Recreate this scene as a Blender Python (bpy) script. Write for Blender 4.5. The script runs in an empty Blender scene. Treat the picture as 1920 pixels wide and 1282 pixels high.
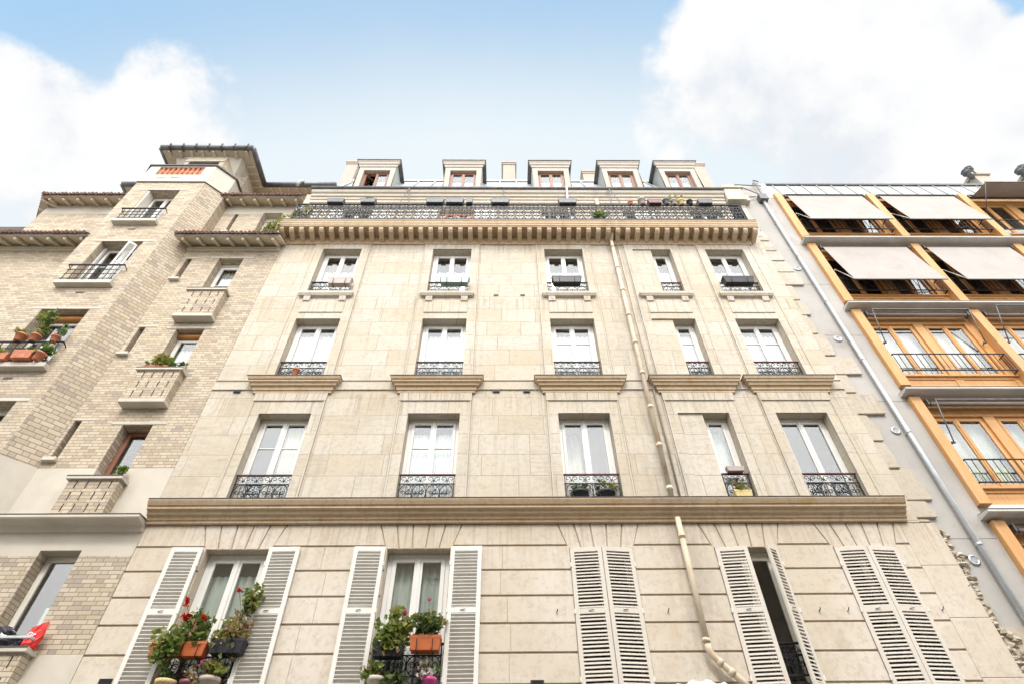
import bpy, bmesh, math, random
from mathutils import Vector, Matrix
R = math.radians
SUN_E, SUN_A, EXPO = 1.35, 10, .62
BACK = 3.1
SKYGAIN = (2.3, 2.65, 2.2)
rnd = random.Random(7)
S = bpy.context.scene
COL = S.collection

# ------------------------------------------------------------------ materials
def new_mat(name):
    m = bpy.data.materials.new(name); m.use_nodes = True
    nt = m.node_tree; nt.nodes.clear()
    out = nt.nodes.new('ShaderNodeOutputMaterial')
    return m, nt, out

class G:
    """small helper for node graphs"""
    def __init__(s, nt): s.nt = nt
    def n(s, t, **kw):
        nd = s.nt.nodes.new(t)
        for k, v in kw.items(): setattr(nd, k, v)
        return nd
    def link(s, a, b): s.nt.links.new(a, b)
    def val(s, nd, i, v):
        if isinstance(v, (int, float, tuple, list)): nd.inputs[i].default_value = v
        else: s.link(v, nd.inputs[i])
    def m(s, op, a, b=None, c=None, clamp=False):
        nd = s.n('ShaderNodeMath', operation=op, use_clamp=clamp)
        s.val(nd, 0, a)
        if b is not None: s.val(nd, 1, b)
        if c is not None: s.val(nd, 2, c)
        return nd.outputs[0]
    def mix(s, f, a, b, mode='MIX'):
        nd = s.n('ShaderNodeMix', data_type='RGBA', blend_type=mode)
        s.val(nd, 0, f); s.val(nd, 6, a); s.val(nd, 7, b)
        return nd.outputs[2]
    def ramp(s, f, p0, p1):
        nd = s.n('ShaderNodeMapRange', interpolation_type='SMOOTHSTEP')
        s.val(nd, 0, f); nd.inputs[1].default_value = p0; nd.inputs[2].default_value = p1
        return nd.outputs[0]
    def noise(s, vec, scale, detail=4, rough=.55, w=None):
        nd = s.n('ShaderNodeTexNoise'); s.val(nd, 'Vector', vec) if vec is not None else None
        nd.inputs['Scale'].default_value = scale; nd.inputs['Detail'].default_value = detail
        nd.inputs['Roughness'].default_value = rough
        return nd.outputs['Fac']
    def scale(s, vec, xyz):
        nd = s.n('ShaderNodeVectorMath', operation='MULTIPLY'); s.val(nd, 0, vec); nd.inputs[1].default_value = xyz
        return nd.outputs[0]
    def comb(s, x, y, z=0.):
        nd = s.n('ShaderNodeCombineXYZ'); s.val(nd, 0, x); s.val(nd, 1, y); s.val(nd, 2, z); return nd.outputs[0]
    def white(s, vec):
        nd = s.n('ShaderNodeTexWhiteNoise'); s.val(nd, 'Vector', vec); return nd.outputs['Value']

def c4(c): return (c[0], c[1], c[2], 1.)

def surf(nt, out, g, col, rough=.7, bump=None, bstr=.3, bdist=.01, metal=0., spec=.35):
    p = g.n('ShaderNodeBsdfPrincipled')
    g.val(p, 'Base Color', col if not isinstance(col, tuple) else c4(col))
    g.val(p, 'Roughness', rough); p.inputs['Metallic'].default_value = metal
    p.inputs['Specular IOR Level'].default_value = spec
    if bump is not None:
        b = g.n('ShaderNodeBump'); b.inputs['Strength'].default_value = bstr; b.inputs['Distance'].default_value = bdist
        g.link(bump, b.inputs['Height']); g.link(b.outputs[0], p.inputs['Normal'])
    g.link(p.outputs[0], out.inputs[0])
    return p

def wallcoords(g):
    geo = g.n('ShaderNodeNewGeometry')
    sp = g.n('ShaderNodeSeparateXYZ'); g.link(geo.outputs['Position'], sp.inputs[0])
    sn = g.n('ShaderNodeSeparateXYZ'); g.link(geo.outputs['True Normal'], sn.inputs[0])
    ax = g.m('ABSOLUTE', sn.outputs[0]); ay = g.m('ABSOLUTE', sn.outputs[1]); az = g.m('ABSOLUTE', sn.outputs[2])
    u = g.m('ADD', g.m('MULTIPLY', sp.outputs[0], g.m('MAXIMUM', ay, az)), g.m('MULTIPLY', sp.outputs[1], ax))
    v = g.m('ADD', g.m('MULTIPLY', sp.outputs[2], g.m('MAXIMUM', ax, ay)), g.m('MULTIPLY', sp.outputs[1], az))
    return geo.outputs['Position'], u, v

def masonry(g, u, v, L, h, split, mortar, v0=0., jitter=0.):
    """returns (joint mask 1 on the joint, random value per block)"""
    row = g.m('FLOOR', g.m('DIVIDE', g.m('SUBTRACT', v, v0), h))
    fv = g.m('SUBTRACT', g.m('DIVIDE', g.m('SUBTRACT', v, v0), h), row)
    off = g.m('MULTIPLY', g.m('MODULO', g.m('ABSOLUTE', row), 2.), .5)
    if jitter: off = g.m('ADD', off, g.m('MULTIPLY', g.white(g.comb(row, 3.7)), jitter))
    uu = g.m('ADD', g.m('DIVIDE', u, L), off)
    cell = g.m('FLOOR', uu); fu = g.m('SUBTRACT', uu, cell)
    sp = split
    if jitter: sp = g.m('ADD', split - .12, g.m('MULTIPLY', g.white(g.comb(row, cell, 1.3)), .24))
    d = g.m('MINIMUM', g.m('MINIMUM', fu, g.m('SUBTRACT', 1., fu)), g.m('ABSOLUTE', g.m('SUBTRACT', fu, sp)))
    dv = g.m('MINIMUM', fv, g.m('SUBTRACT', 1., fv))
    dist = g.m('MINIMUM', g.m('MULTIPLY', d, L), g.m('MULTIPLY', dv, h))
    joint = g.m('SUBTRACT', 1., g.ramp(dist, mortar * .45, mortar * 1.1))
    idv = g.comb(cell, row, g.m('GREATER_THAN', fu, sp))
    return joint, g.white(idv), g.white(g.scale(idv, (1.7, 2.3, 9.1)))

STONE = (.52, .458, .368)
def mat_stone(name, base=STONE, joints=True, L=1.9, h=.49, v0=7.50, var=.2, streak=1., warm=0.):
    var *= 1.0
    m, nt, out = new_mat(name); g = G(nt)
    pos, u, v = wallcoords(g)
    big = g.noise(pos, .55, 4, .6); mid = g.noise(pos, 3.1, 5, .65)
    fine = g.noise(pos, 42., 4, .7)
    hs = g.noise(g.scale(pos, (1.3, 1.3, 17.)), 1.6, 6, .65)       # bedding lines of the limestone
    vs = g.noise(g.scale(pos, (7., 7., .5)), 1.1, 5, .6)           # run-off streaks
    b = c4(base)
    warmc = (base[0] * .94, base[1] * .85, base[2] * .70, 1)
    grey = (base[0] * .79, base[1] * .81, base[2] * .86, 1)
    pale = (min(base[0] * 1.1, .8), base[1] * 1.14, base[2] * 1.22, 1)
    col = g.mix(g.ramp(big, .38, .66), b, pale)
    col = g.mix(g.m('MULTIPLY', g.ramp(mid, .5, .75), .55 + warm), col, warmc)
    if joints:
        jt, r1, r2 = masonry(g, u, v, L, h, .52, .0085, v0, .9)
        col = g.mix(g.m('MULTIPLY', g.ramp(r1, .35, 1.), var * 2.), col, warmc)
        col = g.mix(g.m('MULTIPLY', g.ramp(r2, .45, 1.), var * 2.2), col, pale)
        sel = g.m('MULTIPLY', g.ramp(hs, .48, .66), g.ramp(r2, .6, .2))
        col = g.mix(g.m('MULTIPLY', sel, .8 * streak), col, grey)
    else:
        col = g.mix(g.m('MULTIPLY', g.ramp(hs, .55, .75), .3 * streak), col, grey)
    col = g.mix(g.m('MULTIPLY', g.ramp(vs, .52, .74), .7 * streak), col, grey)
    gr2 = g.noise(pos, 13., 6, .72)
    col = g.mix(g.m('MULTIPLY', g.ramp(gr2, .47, .68), .5), col, (base[0] * .70, base[1] * .68, base[2] * .64, 1))
    sx = g.n('ShaderNodeSeparateXYZ'); g.link(pos, sx.inputs[0])   # grey run-off stain along the old downpipe
    near = g.ramp(g.m('ABSOLUTE', g.m('SUBTRACT', sx.outputs[0], 3.12)), .62, .12)
    col = g.mix(g.m('MULTIPLY', near, g.m('MULTIPLY', g.ramp(g.noise(g.scale(pos, (3.5, 3.5, .9)), 1.6, 6, .65), .4, .62), .5)), col, (base[0] * .62, base[1] * .64, base[2] * .68, 1))
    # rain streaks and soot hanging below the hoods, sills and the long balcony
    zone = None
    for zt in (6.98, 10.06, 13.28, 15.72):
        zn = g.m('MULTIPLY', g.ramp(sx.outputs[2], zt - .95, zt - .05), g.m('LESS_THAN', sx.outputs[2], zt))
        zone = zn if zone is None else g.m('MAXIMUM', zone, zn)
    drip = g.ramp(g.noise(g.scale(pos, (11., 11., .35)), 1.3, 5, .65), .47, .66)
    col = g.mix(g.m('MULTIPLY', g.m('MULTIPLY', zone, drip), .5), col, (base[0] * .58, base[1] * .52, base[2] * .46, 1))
    blot = g.ramp(g.noise(pos, 1.25, 7, .7), .56, .72)
    col = g.mix(g.m('MULTIPLY', blot, .42), col, (base[0] * .74, base[1] * .73, base[2] * .73, 1))
    pit = g.ramp(fine, .62, .76)
    col = g.mix(g.m('MULTIPLY', pit, .45), col, (.33, .27, .19, 1))
    hgt = g.m('SUBTRACT', g.m('MULTIPLY', mid, .35), g.m('MULTIPLY', pit, .5))
    if joints:
        jn = g.m('MULTIPLY', jt, g.m('ADD', .5, g.m('MULTIPLY', g.ramp(big, .3, .7), .45)))
        col = g.mix(jn, col, (.30, .24, .17, 1))
        hgt = g.m('SUBTRACT', hgt, jt)
    surf(nt, out, g, col, .85, hgt, .35, .008, spec=.2)
    return m

def mat_brick():
    m, nt, out = new_mat('tan_brick'); g = G(nt)
    pos, u, v = wallcoords(g)
    jt, r1, r2 = masonry(g, u, v, .365, .0725, .675, .0072)
    a = g.mix(g.ramp(r1, .0, .55), (.435, .355, .26, 1), (.535, .455, .345, 1))
    a = g.mix(g.m('MULTIPLY', g.ramp(r1, .72, .95), .8), a, (.32, .265, .22, 1))
    a = g.mix(g.m('MULTIPLY', g.ramp(r2, .7, 1.), .7), a, (.45, .36, .245, 1))
    big = g.noise(pos, .7, 4, .6)
    a = g.mix(g.m('MULTIPLY', g.ramp(big, .5, .8), .35), a, (.36, .325, .275, 1))
    fine = g.noise(pos, 60., 3, .6)
    a = g.mix(g.m('MULTIPLY', g.ramp(fine, .6, .8), .3), a, (.34, .27, .2, 1))
    col = g.mix(g.m('MULTIPLY', jt, .95), a, (.235, .185, .138, 1))
    surf(nt, out, g, col, .8, g.m('SUBTRACT', g.m('MULTIPLY', fine, .25), jt), .5, .008, spec=.2)
    return m

def mat_plain(name, col, rough=.6, var=.12, scale=6., metal=0., spec=.35, dirt=None, dscale=2., dirt_amt=.5, bump=.15, bscale=40., stretch=(1, 1, 1)):
    m, nt, out = new_mat(name); g = G(nt)
    geo = g.n('ShaderNodeNewGeometry'); pos = g.scale(geo.outputs['Position'], stretch)
    n1 = g.noise(pos, scale, 5, .6)
    c = g.mix(g.ramp(n1, .3, .7), c4([x * (1 - var) for x in col]), c4([min(x * (1 + var), .9) for x in col]))
    if dirt:
        c = g.mix(g.m('MULTIPLY', g.ramp(g.noise(pos, dscale, 6, .65), .5, .74), dirt_amt), c, c4(dirt))
    r = g.m('ADD', rough - .06, g.m('MULTIPLY', n1, .12))
    surf(nt, out, g, c, r, g.noise(pos, bscale, 3, .6) if bump else None, bump, .004, metal, spec)
    return m

def mat_wood(name, col, dark):
    m, nt, out = new_mat(name); g = G(nt)
    geo = g.n('ShaderNodeNewGeometry')
    gr = g.noise(g.scale(geo.outputs['Position'], (9., 9., .8)), 3., 6, .6)
    big = g.noise(geo.outputs['Position'], 1.1, 3, .5)
    c = g.mix(g.ramp(gr, .3, .75), c4(col), c4(dark))
    c = g.mix(g.m('MULTIPLY', g.ramp(big, .4, .7), .5), c, c4([x * .78 for x in col]))
    grey_ = sum(col) / 3
    c = g.mix(g.m('MULTIPLY', g.ramp(g.noise(g.scale(geo.outputs['Position'], (5., 5., .6)), 1.4, 6, .65), .5, .7), .35), c, c4([x * .55 + grey_ * .45 for x in col]))
    surf(nt, out, g, c, .45, gr, .12, .004, spec=.35)
    return m

def mat_glass():
    m, nt, out = new_mat('window_glass'); g = G(nt)
    tr = g.n('ShaderNodeBsdfTransparent'); tr.inputs[0].default_value = (.95, .965, .955, 1)
    gl = g.n('ShaderNodeBsdfGlossy'); gl.inputs['Roughness'].default_value = .015
    geo = g.n('ShaderNodeNewGeometry')
    b = g.n('ShaderNodeBump'); b.inputs['Strength'].default_value = .05; b.inputs['Distance'].default_value = .02
    g.link(g.noise(geo.outputs['Position'], .9, 0, .5), b.inputs['Height']); g.link(b.outputs[0], gl.inputs['Normal'])
    dt = g.n('ShaderNodeVectorMath', operation='DOT_PRODUCT'); g.link(geo.outputs['Normal'], dt.inputs[0]); g.link(geo.outputs['Incoming'], dt.inputs[1])
    k = g.m('POWER', g.m('SUBTRACT', 1., g.m('ABSOLUTE', dt.outputs['Value']), clamp=True), 5.)
    fr = g.m('ADD', .12, g.m('MULTIPLY', k, .88))                 # Schlick reflectance, the same from both sides
    mx = g.n('ShaderNodeMixShader'); g.link(fr, mx.inputs[0]); g.link(tr.outputs[0], mx.inputs[1]); g.link(gl.outputs[0], mx.inputs[2])
    g.link(mx.outputs[0], out.inputs[0])
    return m

def mat_curtain(name, col, trans=.25):
    m, nt, out = new_mat(name); g = G(nt)
    d = g.n('ShaderNodeBsdfDiffuse'); t = g.n('ShaderNodeBsdfTranslucent')
    geo = g.n('ShaderNodeNewGeometry')
    w = g.noise(g.scale(geo.outputs['Position'], (14., 14., .4)), 2., 3, .5)
    c = g.mix(g.ramp(w, .3, .7), c4([x * .95 for x in col]), c4(col))
    g.link(c, d.inputs[0]); g.link(c, t.inputs[0])
    mx = g.n('ShaderNodeMixShader'); mx.inputs[0].default_value = trans
    g.link(d.outputs[0], mx.inputs[1]); g.link(t.outputs[0], mx.inputs[2]); g.link(mx.outputs[0], out.inputs[0])
    return m

def mat_leaf(name, a, b, c):
    m, nt, out = new_mat(name); g = G(nt)
    geo = g.n('ShaderNodeNewGeometry'); r = geo.outputs['Random Per Island']
    col = g.mix(g.ramp(r, .1, .6), c4(a), c4(b)); col = g.mix(g.ramp(r, .72, .95), col, c4(c))
    p = g.n('ShaderNodeBsdfPrincipled'); g.link(col, p.inputs['Base Color']); p.inputs['Roughness'].default_value = .5
    p.inputs['Specular IOR Level'].default_value = .3
    t = g.n('ShaderNodeBsdfTranslucent'); g.link(col, t.inputs[0])
    mx = g.n('ShaderNodeMixShader'); mx.inputs[0].default_value = .4
    g.link(p.outputs[0], mx.inputs[1]); g.link(t.outputs[0], mx.inputs[2]); g.link(mx.outputs[0], out.inputs[0])
    return m

M = {}
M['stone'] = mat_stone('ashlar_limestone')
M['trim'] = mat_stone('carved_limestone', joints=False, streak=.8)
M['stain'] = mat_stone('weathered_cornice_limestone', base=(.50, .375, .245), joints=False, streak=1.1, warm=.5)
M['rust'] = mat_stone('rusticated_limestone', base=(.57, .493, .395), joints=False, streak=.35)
M['groove'] = mat_plain('joint_mortar', (.42, .34, .25), .9)
M['brick'] = mat_brick()
M['stucco'] = mat_plain('cream_stucco', (.55, .50, .42), .85, .06, 1.5, dirt=(.42, .37, .3), dscale=1.3, dirt_amt=.45, bump=.2, bscale=90)
M['cast'] = mat_plain('cast_stone_sill', (.53, .485, .41), .85, .08, 3., dirt=(.42, .37, .3), dscale=4, dirt_amt=.5, bump=.2)
M['soffit'] = mat_plain('painted_eave_boards', (.60, .53, .41), .8, .06, 2., dirt=(.5, .4, .27), dirt_amt=.4)
M['render'] = mat_plain('grey_render', (.42, .395, .365), .9, .11, .7, dirt=(.285, .26, .23), dscale=1.4, dirt_amt=.7, bump=.25, bscale=120)
M['concrete'] = mat_plain('pale_concrete', (.58, .555, .515), .85, .07, 2., dirt=(.42, .39, .35), dscale=3., dirt_amt=.5, bump=.2)
M['wood'] = mat_wood('orange_larch', (.66, .355, .14), (.55, .275, .09))
M['woodred'] = mat_wood('red_brown_joinery', (.29, .125, .075), (.21, .09, .055))
M['woodroll'] = mat_wood('orange_blind_wood', (.52, .22, .06), (.42, .16, .04))
M['white'] = mat_plain('white_window_paint', (.70, .685, .65), .4, .03, 3., dirt=(.62, .59, .53), dscale=5, dirt_amt=.3, bump=0)
M['cream'] = mat_plain('cream_window_paint', (.74, .71, .63), .5, .04, 3., dirt=(.55, .5, .42), dscale=6, dirt_amt=.5, bump=0)
M['shutter'] = mat_plain('shutter_paint', (.70, .675, .62), .5, .04, 4., dirt=(.55, .5, .42), dscale=5, dirt_amt=.45, bump=.08)
M['shutter_old'] = mat_plain('weathered_shutter_paint', (.60, .55, .48), .55, .05, 4., dirt=(.48, .42, .34), dscale=4, dirt_amt=.6, bump=.08)
M['iron'] = mat_plain('black_wrought_iron', (.014, .015, .018), .5, .2, 20., spec=.3, dirt=(.04, .032, .026), dscale=9, dirt_amt=.4, bump=.1)
M['handrail'] = mat_plain('oxblood_handrail', (.09, .02, .018), .45, .15, 8., bump=0)
M['zinc'] = mat_plain('roof_zinc', (.42, .435, .415), .55, .08, 1.6, metal=.1, dirt=(.34, .34, .34), dscale=2.5, dirt_amt=.5, bump=.05)
M['gutter'] = mat_plain('dark_gutter_zinc', (.14, .14, .145), .5, .2, 5., metal=.4, dirt=(.3, .3, .3), dscale=4, dirt_amt=.5, bump=.05)
M['flash'] = mat_plain('lead_flashing', (.085, .08, .075), .6, .2, 5., bump=0)
M['steel'] = mat_plain('galvanised_pipe', (.50, .52, .54), .42, .08, 4., metal=.55, bump=0)
M['pipe'] = mat_plain('painted_downpipe', (.60, .51, .38), .7, .06, 4., dirt=(.42, .19, .07), dscale=5., dirt_amt=.75, bump=.1, stretch=(1, 1, .45))
M['pipegrey'] = mat_plain('thin_conduit_paint', (.48, .40, .31), .6, .1, 6.)
M['tile'] = mat_plain('old_roof_tile', (.17, .085, .06), .8, .3, 9., dirt=(.06, .05, .05), dscale=6, dirt_amt=.7)
M['terra'] = mat_plain('terracotta', (.46, .165, .085), .75, .12, 9., dirt=(.55, .36, .27), dscale=9, dirt_amt=.4)
M['orange'] = mat_plain('orange_plastic', (.44, .115, .035), .45, .06, 9., bump=0)
M['black'] = mat_plain('black_plastic', (.022, .022, .026), .45, .15, 9., bump=0)
M['slate'] = mat_plain('slate_grey_plastic', (.13, .135, .145), .5, .15, 9., dirt=(.3, .3, .3), dscale=14, dirt_amt=.3, bump=0)
M['mauve'] = mat_plain('mauve_grey_plastic', (.42, .35, .32), .5, .06, 7., bump=0)
M['greenbox'] = mat_plain('pale_green_plastic', (.20, .27, .24), .3, .1, 7., bump=0)
M['plum'] = mat_plain('plum_ceramic', (.20, .075, .085), .4, .1, 7., bump=0)
M['taupe'] = mat_plain('taupe_ceramic', (.40, .34, .29), .6, .08, 9.)
M['straw'] = mat_plain('straw_coloured_pot', (.62, .47, .22), .7, .2, 30., bump=.4, bscale=60)
M['magenta'] = mat_plain('magenta_pot', (.45, .05, .2), .4, .1, 7., bump=0)
M['soil'] = mat_plain('potting_soil', (.05, .035, .025), .95, .3, 30., bump=.5)
M['roll'] = mat_plain('shaded_awning_roll', (.2, .165, .15), .8, .1, 3., bump=0)  # same cloth as the awnings, its shade under the ledge put into the colour
M['awning'] = mat_plain('greige_awning_cloth', (.385, .35, .322), .85, .05, 1.5, dirt=(.32, .285, .26), dscale=2.2, dirt_amt=.5, bump=.1, bscale=300)
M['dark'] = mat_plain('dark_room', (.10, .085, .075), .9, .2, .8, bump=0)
M['attic'] = mat_plain('pale_rendered_attic', (.44, .37, .305), .85, .06, 2., dirt=(.48, .42, .35), dscale=2, dirt_amt=.4)
M['dormer'] = mat_plain('painted_dormer', (.44, .39, .33), .7, .05, 3., dirt=(.45, .42, .37), dscale=5, dirt_amt=.4, bump=.1)
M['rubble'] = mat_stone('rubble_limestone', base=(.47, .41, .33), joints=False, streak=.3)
M['glass'] = mat_glass()
M['net'] = mat_curtain('white_net', (.74, .735, .72))
M['linen'] = mat_curtain('grey_green_linen', (.56, .60, .55))
M['drape'] = mat_curtain('cream_drape', (.74, .70, .62))
M['brown'] = mat_curtain('brown_drape', (.2, .11, .07), .1)
M['lime'] = mat_curtain('lime_drape', (.42, .47, .17), .1)
M['redbag'] = mat_plain('red_plastic_bag', (.62, .03, .025), .3, .1, 9., bump=.2, bscale=18)
M['bin'] = mat_plain('black_bin_liner', (.02, .02, .028), .22, .2, 9., bump=.3, bscale=14)
M['sheet'] = mat_plain('white_plastic_sheet', (.5, .5, .5), .3, .06, 9., bump=.3, bscale=16)
M['letter'] = mat_plain('white_print', (.8, .78, .76), .5, .02, bump=0)
M['leaf'] = mat_leaf('fresh_green_leaf', (.085, .15, .03), (.18, .26, .055), (.30, .34, .10))
M['leafdk'] = mat_leaf('mid_green_leaf', (.06, .105, .035), (.135, .19, .065), (.29, .31, .16))
M['leafye'] = mat_leaf('yellow_green_leaf', (.17, .22, .045), (.31, .33, .085), (.42, .34, .12))
M['leafbr'] = mat_leaf('withered_leaf', (.2, .21, .08), (.42, .27, .15), (.55, .40, .25))
M['stem'] = mat_plain('plant_stem', (.12, .11, .04), .7, .2, 20., bump=0)
M['red'] = mat_leaf('red_petal', (.55, .012, .012), (.68, .03, .025), (.4, .008, .012))
M['pink'] = mat_leaf('pink_petal', (.6, .12, .25), (.68, .25, .4), (.45, .06, .2))
M['white_petal'] = mat_leaf('white_petal', (.6, .55, .5), (.7, .66, .6), (.6, .3, .35))
M['asphalt'] = mat_plain('asphalt', (.13, .127, .12), .9, .25, 3., bump=.4, bscale=160)
M['paving'] = mat_plain('pavement_slabs', (.42, .40, .37), .85, .12, 1.2, bump=.3)
M['oppo'] = mat_plain('opposite_render', (.74, .69, .6), .9, .05, .6)
MATS = list(M.values())

# ------------------------------------------------------------------ mesh builder
class MB:
    def __init__(s): s.v = []; s.f = []; s.mi = []; s.sm = []; s.cur = None; s.mats = []; s.smooth = False
    def use(s, key):
        m = M[key]
        if m not in s.mats: s.mats.append(m)
        s.cur = s.mats.index(m); return s
    def face(s, idx): s.f.append(idx); s.mi.append(s.cur or 0); s.sm.append(s.smooth)
    def quad(s, *pts):
        i = len(s.v); s.v += [tuple(p) for p in pts]; s.face(tuple(range(i, i + len(pts)))); return s
    def box(s, x0, x1, y0, y1, z0, z1, M4=None):
        c = [(x0, y0, z0), (x1, y0, z0), (x1, y1, z0), (x0, y1, z0), (x0, y0, z1), (x1, y0, z1), (x1, y1, z1), (x0, y1, z1)]
        if M4 is not None: c = [tuple(M4 @ Vector(p)) for p in c]
        i = len(s.v); s.v += c
        for f in ((0, 3, 2, 1), (4, 5, 6, 7), (0, 1, 5, 4), (1, 2, 6, 5), (2, 3, 7, 6), (3, 0, 4, 7)): s.face(tuple(i + k for k in f))
        return s
    def prism(s, poly, axis, a, b, M4=None):
        """poly: list of 2-D points; axis 'x' -> (y,z), 'y' -> (x,z), 'z' -> (x,y)"""
        def P(p, t):
            q = (t, p[0], p[1]) if axis == 'x' else ((p[0], t, p[1]) if axis == 'y' else (p[0], p[1], t))
            return tuple(M4 @ Vector(q)) if M4 is not None else q
        n = len(poly); i = len(s.v)
        s.v += [P(p, a) for p in poly] + [P(p, b) for p in poly]
        s.face(tuple(range(i, i + n))); s.face(tuple(range(i + 2 * n - 1, i + n - 1, -1)))
        for k in range(n): s.face((i + k, i + n + k, i + n + (k + 1) % n, i + (k + 1) % n))
        return s
    def tube(s, pts, r, sides=6, closed=False, taper=None):
        pts = [Vector(p) for p in pts]; n = len(pts); rings = []
        ref = None
        for k, p in enumerate(pts):
            if closed: t = pts[(k + 1) % n] - pts[k - 1]
            else: t = pts[min(k + 1, n - 1)] - pts[max(k - 1, 0)]
            if t.length < 1e-9: t = Vector((0, 0, 1))
            t.normalize()
            if ref is None:
                ref = Vector((0, 1, 0)) if abs(t.y) < .9 else Vector((1, 0, 0))
            a = (ref - t * ref.dot(t))
            if a.length < 1e-6: a = t.orthogonal()
            a.normalize(); b = t.cross(a); ref = a
            rr = r if taper is None else r * (1 + (taper - 1) * k / max(n - 1, 1))
            i = len(s.v)
            for q in range(sides):
                an = 2 * math.pi * (q + .5) / sides
                s.v.append(tuple(p + (a * math.cos(an) + b * math.sin(an)) * rr))
            rings.append(i)
        m = n if closed else n - 1
        for k in range(m):
            i, j = rings[k], rings[(k + 1) % n]
            for q in range(sides): s.face((i + q, i + (q + 1) % sides, j + (q + 1) % sides, j + q))
        if not closed:
            s.face(tuple(rings[0] + q for q in range(sides - 1, -1, -1))); s.face(tuple(rings[-1] + q for q in range(sides)))
        return s
    def lathe(s, prof, c, n=16, M4=None):
        i = len(s.v)
        for r, z in prof:
            for q in range(n):
                an = 2 * math.pi * q / n
                p = Vector((c[0] + r * math.cos(an), c[1] + r * math.sin(an), c[2] + z))
                s.v.append(tuple(M4 @ p) if M4 is not None else tuple(p))
        for k in range(len(prof) - 1):
            for q in range(n): s.face((i + k * n + q, i + k * n + (q + 1) % n, i + (k + 1) * n + (q + 1) % n, i + (k + 1) * n + q))
        s.face(tuple(i + q for q in range(n - 1, -1, -1))); s.face(tuple(i + (len(prof) - 1) * n + q for q in range(n)))
        return s
    def sweep(s, prof, x0, x1, ret0=None, ret1=None, ywall=None):
        """moulding along x; prof = [(p,z)] with p the projection from ywall; ret = mitred return that follows p"""
        i = len(s.v); n = len(prof)
        for p, z in prof:
            a = x0 - (p if ret0 else 0); b = x1 + (p if ret1 else 0)
            s.v += [(a, ywall, z), (a, ywall - p, z), (b, ywall - p, z), (b, ywall, z)]
        for k in range(n - 1):
            o, q = i + 4 * k, i + 4 * (k + 1)
            for e in range(3): s.face((o + e, o + e + 1, q + e + 1, q + e))
        s.face((i, i + 3, i + 2, i + 1)); o = i + 4 * (n - 1); s.face((o, o + 1, o + 2, o + 3))
        return s
    def holes(s, x0, x1, z0, z1, y, hs, depth, reveal=None, axis='y', P=None):
        """vertical wall facing -y with rectangular openings and their reveals"""
        P = P or (lambda a, z, d: (a, y + d, z))
        hs = [(max(h[0], x0), min(h[1], x1), max(h[2], z0), min(h[3], z1), h[3] <= z1, h[2] >= z0) for h in hs if h[0] < x1 and h[1] > x0 and h[2] < z1 and h[3] > z0]
        xs = sorted({x0, x1, *[h[0] for h in hs], *[h[1] for h in hs]}); zs = sorted({z0, z1, *[h[2] for h in hs], *[h[3] for h in hs]})
        for b in range(len(zs) - 1):
            run = None
            for a in range(len(xs)):
                solid = False
                if a < len(xs) - 1:
                    cx, cz = (xs[a] + xs[a + 1]) / 2, (zs[b] + zs[b + 1]) / 2
                    solid = not any(h[0] < cx < h[1] and h[2] < cz < h[3] for h in hs)
                if solid and run is None: run = xs[a]
                if not solid and run is not None:
                    s.quad(P(run, zs[b], 0), P(xs[a], zs[b], 0), P(xs[a], zs[b + 1], 0), P(run, zs[b + 1], 0)); run = None
        if reveal: s.use(reveal)
        for h in hs:
            a, b, c, d, top, bot = h
            s.quad(P(a, c, 0), P(a, d, 0), P(a, d, depth), P(a, c, depth))
            s.quad(P(b, d, 0), P(b, c, 0), P(b, c, depth), P(b, d, depth))
            if top: s.quad(P(a, d, 0), P(b, d, 0), P(b, d, depth), P(a, d, depth))
            if bot: s.quad(P(b, c, 0), P(a, c, 0), P(a, c, depth), P(b, c, depth))
        return s
    def leaves(s, c, rad, n, size, up=.4, droop=0., rr=rnd, hollow=.35, lobes=7):
        """many small folded leaf faces in uneven clumps spread through an ellipsoid"""
        cl = []
        for k in range(lobes):
            d = Vector((rr.gauss(0, 1), rr.gauss(0, 1), rr.gauss(0, 1))); d.normalize()
            cl.append((Vector((d.x * rad[0], d.y * rad[1], d.z * rad[2])) * rr.uniform(.25, .8), rr.uniform(.35, .62)))
        for k in range(n):
            o, f = rr.choice(cl)
            d = Vector((rr.gauss(0, 1), rr.gauss(0, 1), rr.gauss(0, 1))); d.normalize(); d *= rr.uniform(hollow, 1.)
            p = Vector(c) + o + Vector((d.x * rad[0], d.y * rad[1], d.z * rad[2])) * f
            p.z -= droop * rr.random()
            t = Vector((rr.gauss(0, 1), rr.gauss(0, 1) - .3, rr.gauss(up, .7))); t.normalize()
            b = t.orthogonal(); b.rotate(Matrix.Rotation(rr.uniform(0, 6.28), 3, t)); nn = t.cross(b)
            L = size * rr.uniform(.6, 1.3); w = L * rr.uniform(.32, .5)
            i = len(s.v)
            s.v += [tuple(p), tuple(p + t * L * .5 + b * w + nn * L * .12), tuple(p + t * L), tuple(p + t * L * .5 - b * w + nn * L * .12)]
            s.face((i, i + 1, i + 2)); s.face((i, i + 2, i + 3))
        return s
    def build(s, name, parent=None, bevel=0.):
        me = bpy.data.meshes.new(name)
        off = Vector(parent.get('_w', (0, 0, 0))) if parent is not None else Vector((0, 0, 0))
        if parent is None and s.v:
            xs = [v[0] for v in s.v]; ys = [v[1] for v in s.v]; zs = [v[2] for v in s.v]
            off = Vector(((min(xs) + max(xs)) / 2, (min(ys) + max(ys)) / 2, min(zs)))
        me.from_pydata([(v[0] - off.x, v[1] - off.y, v[2] - off.z) for v in s.v], [], s.f)
        for m in s.mats: me.materials.append(m)
        for p, k, q in zip(me.polygons, s.mi, s.sm): p.material_index = k; p.use_smooth = q
        me.update()
        o = bpy.data.objects.new(name, me); COL.objects.link(o)
        if parent is not None: o.parent = parent
        else: o.location = off
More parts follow.
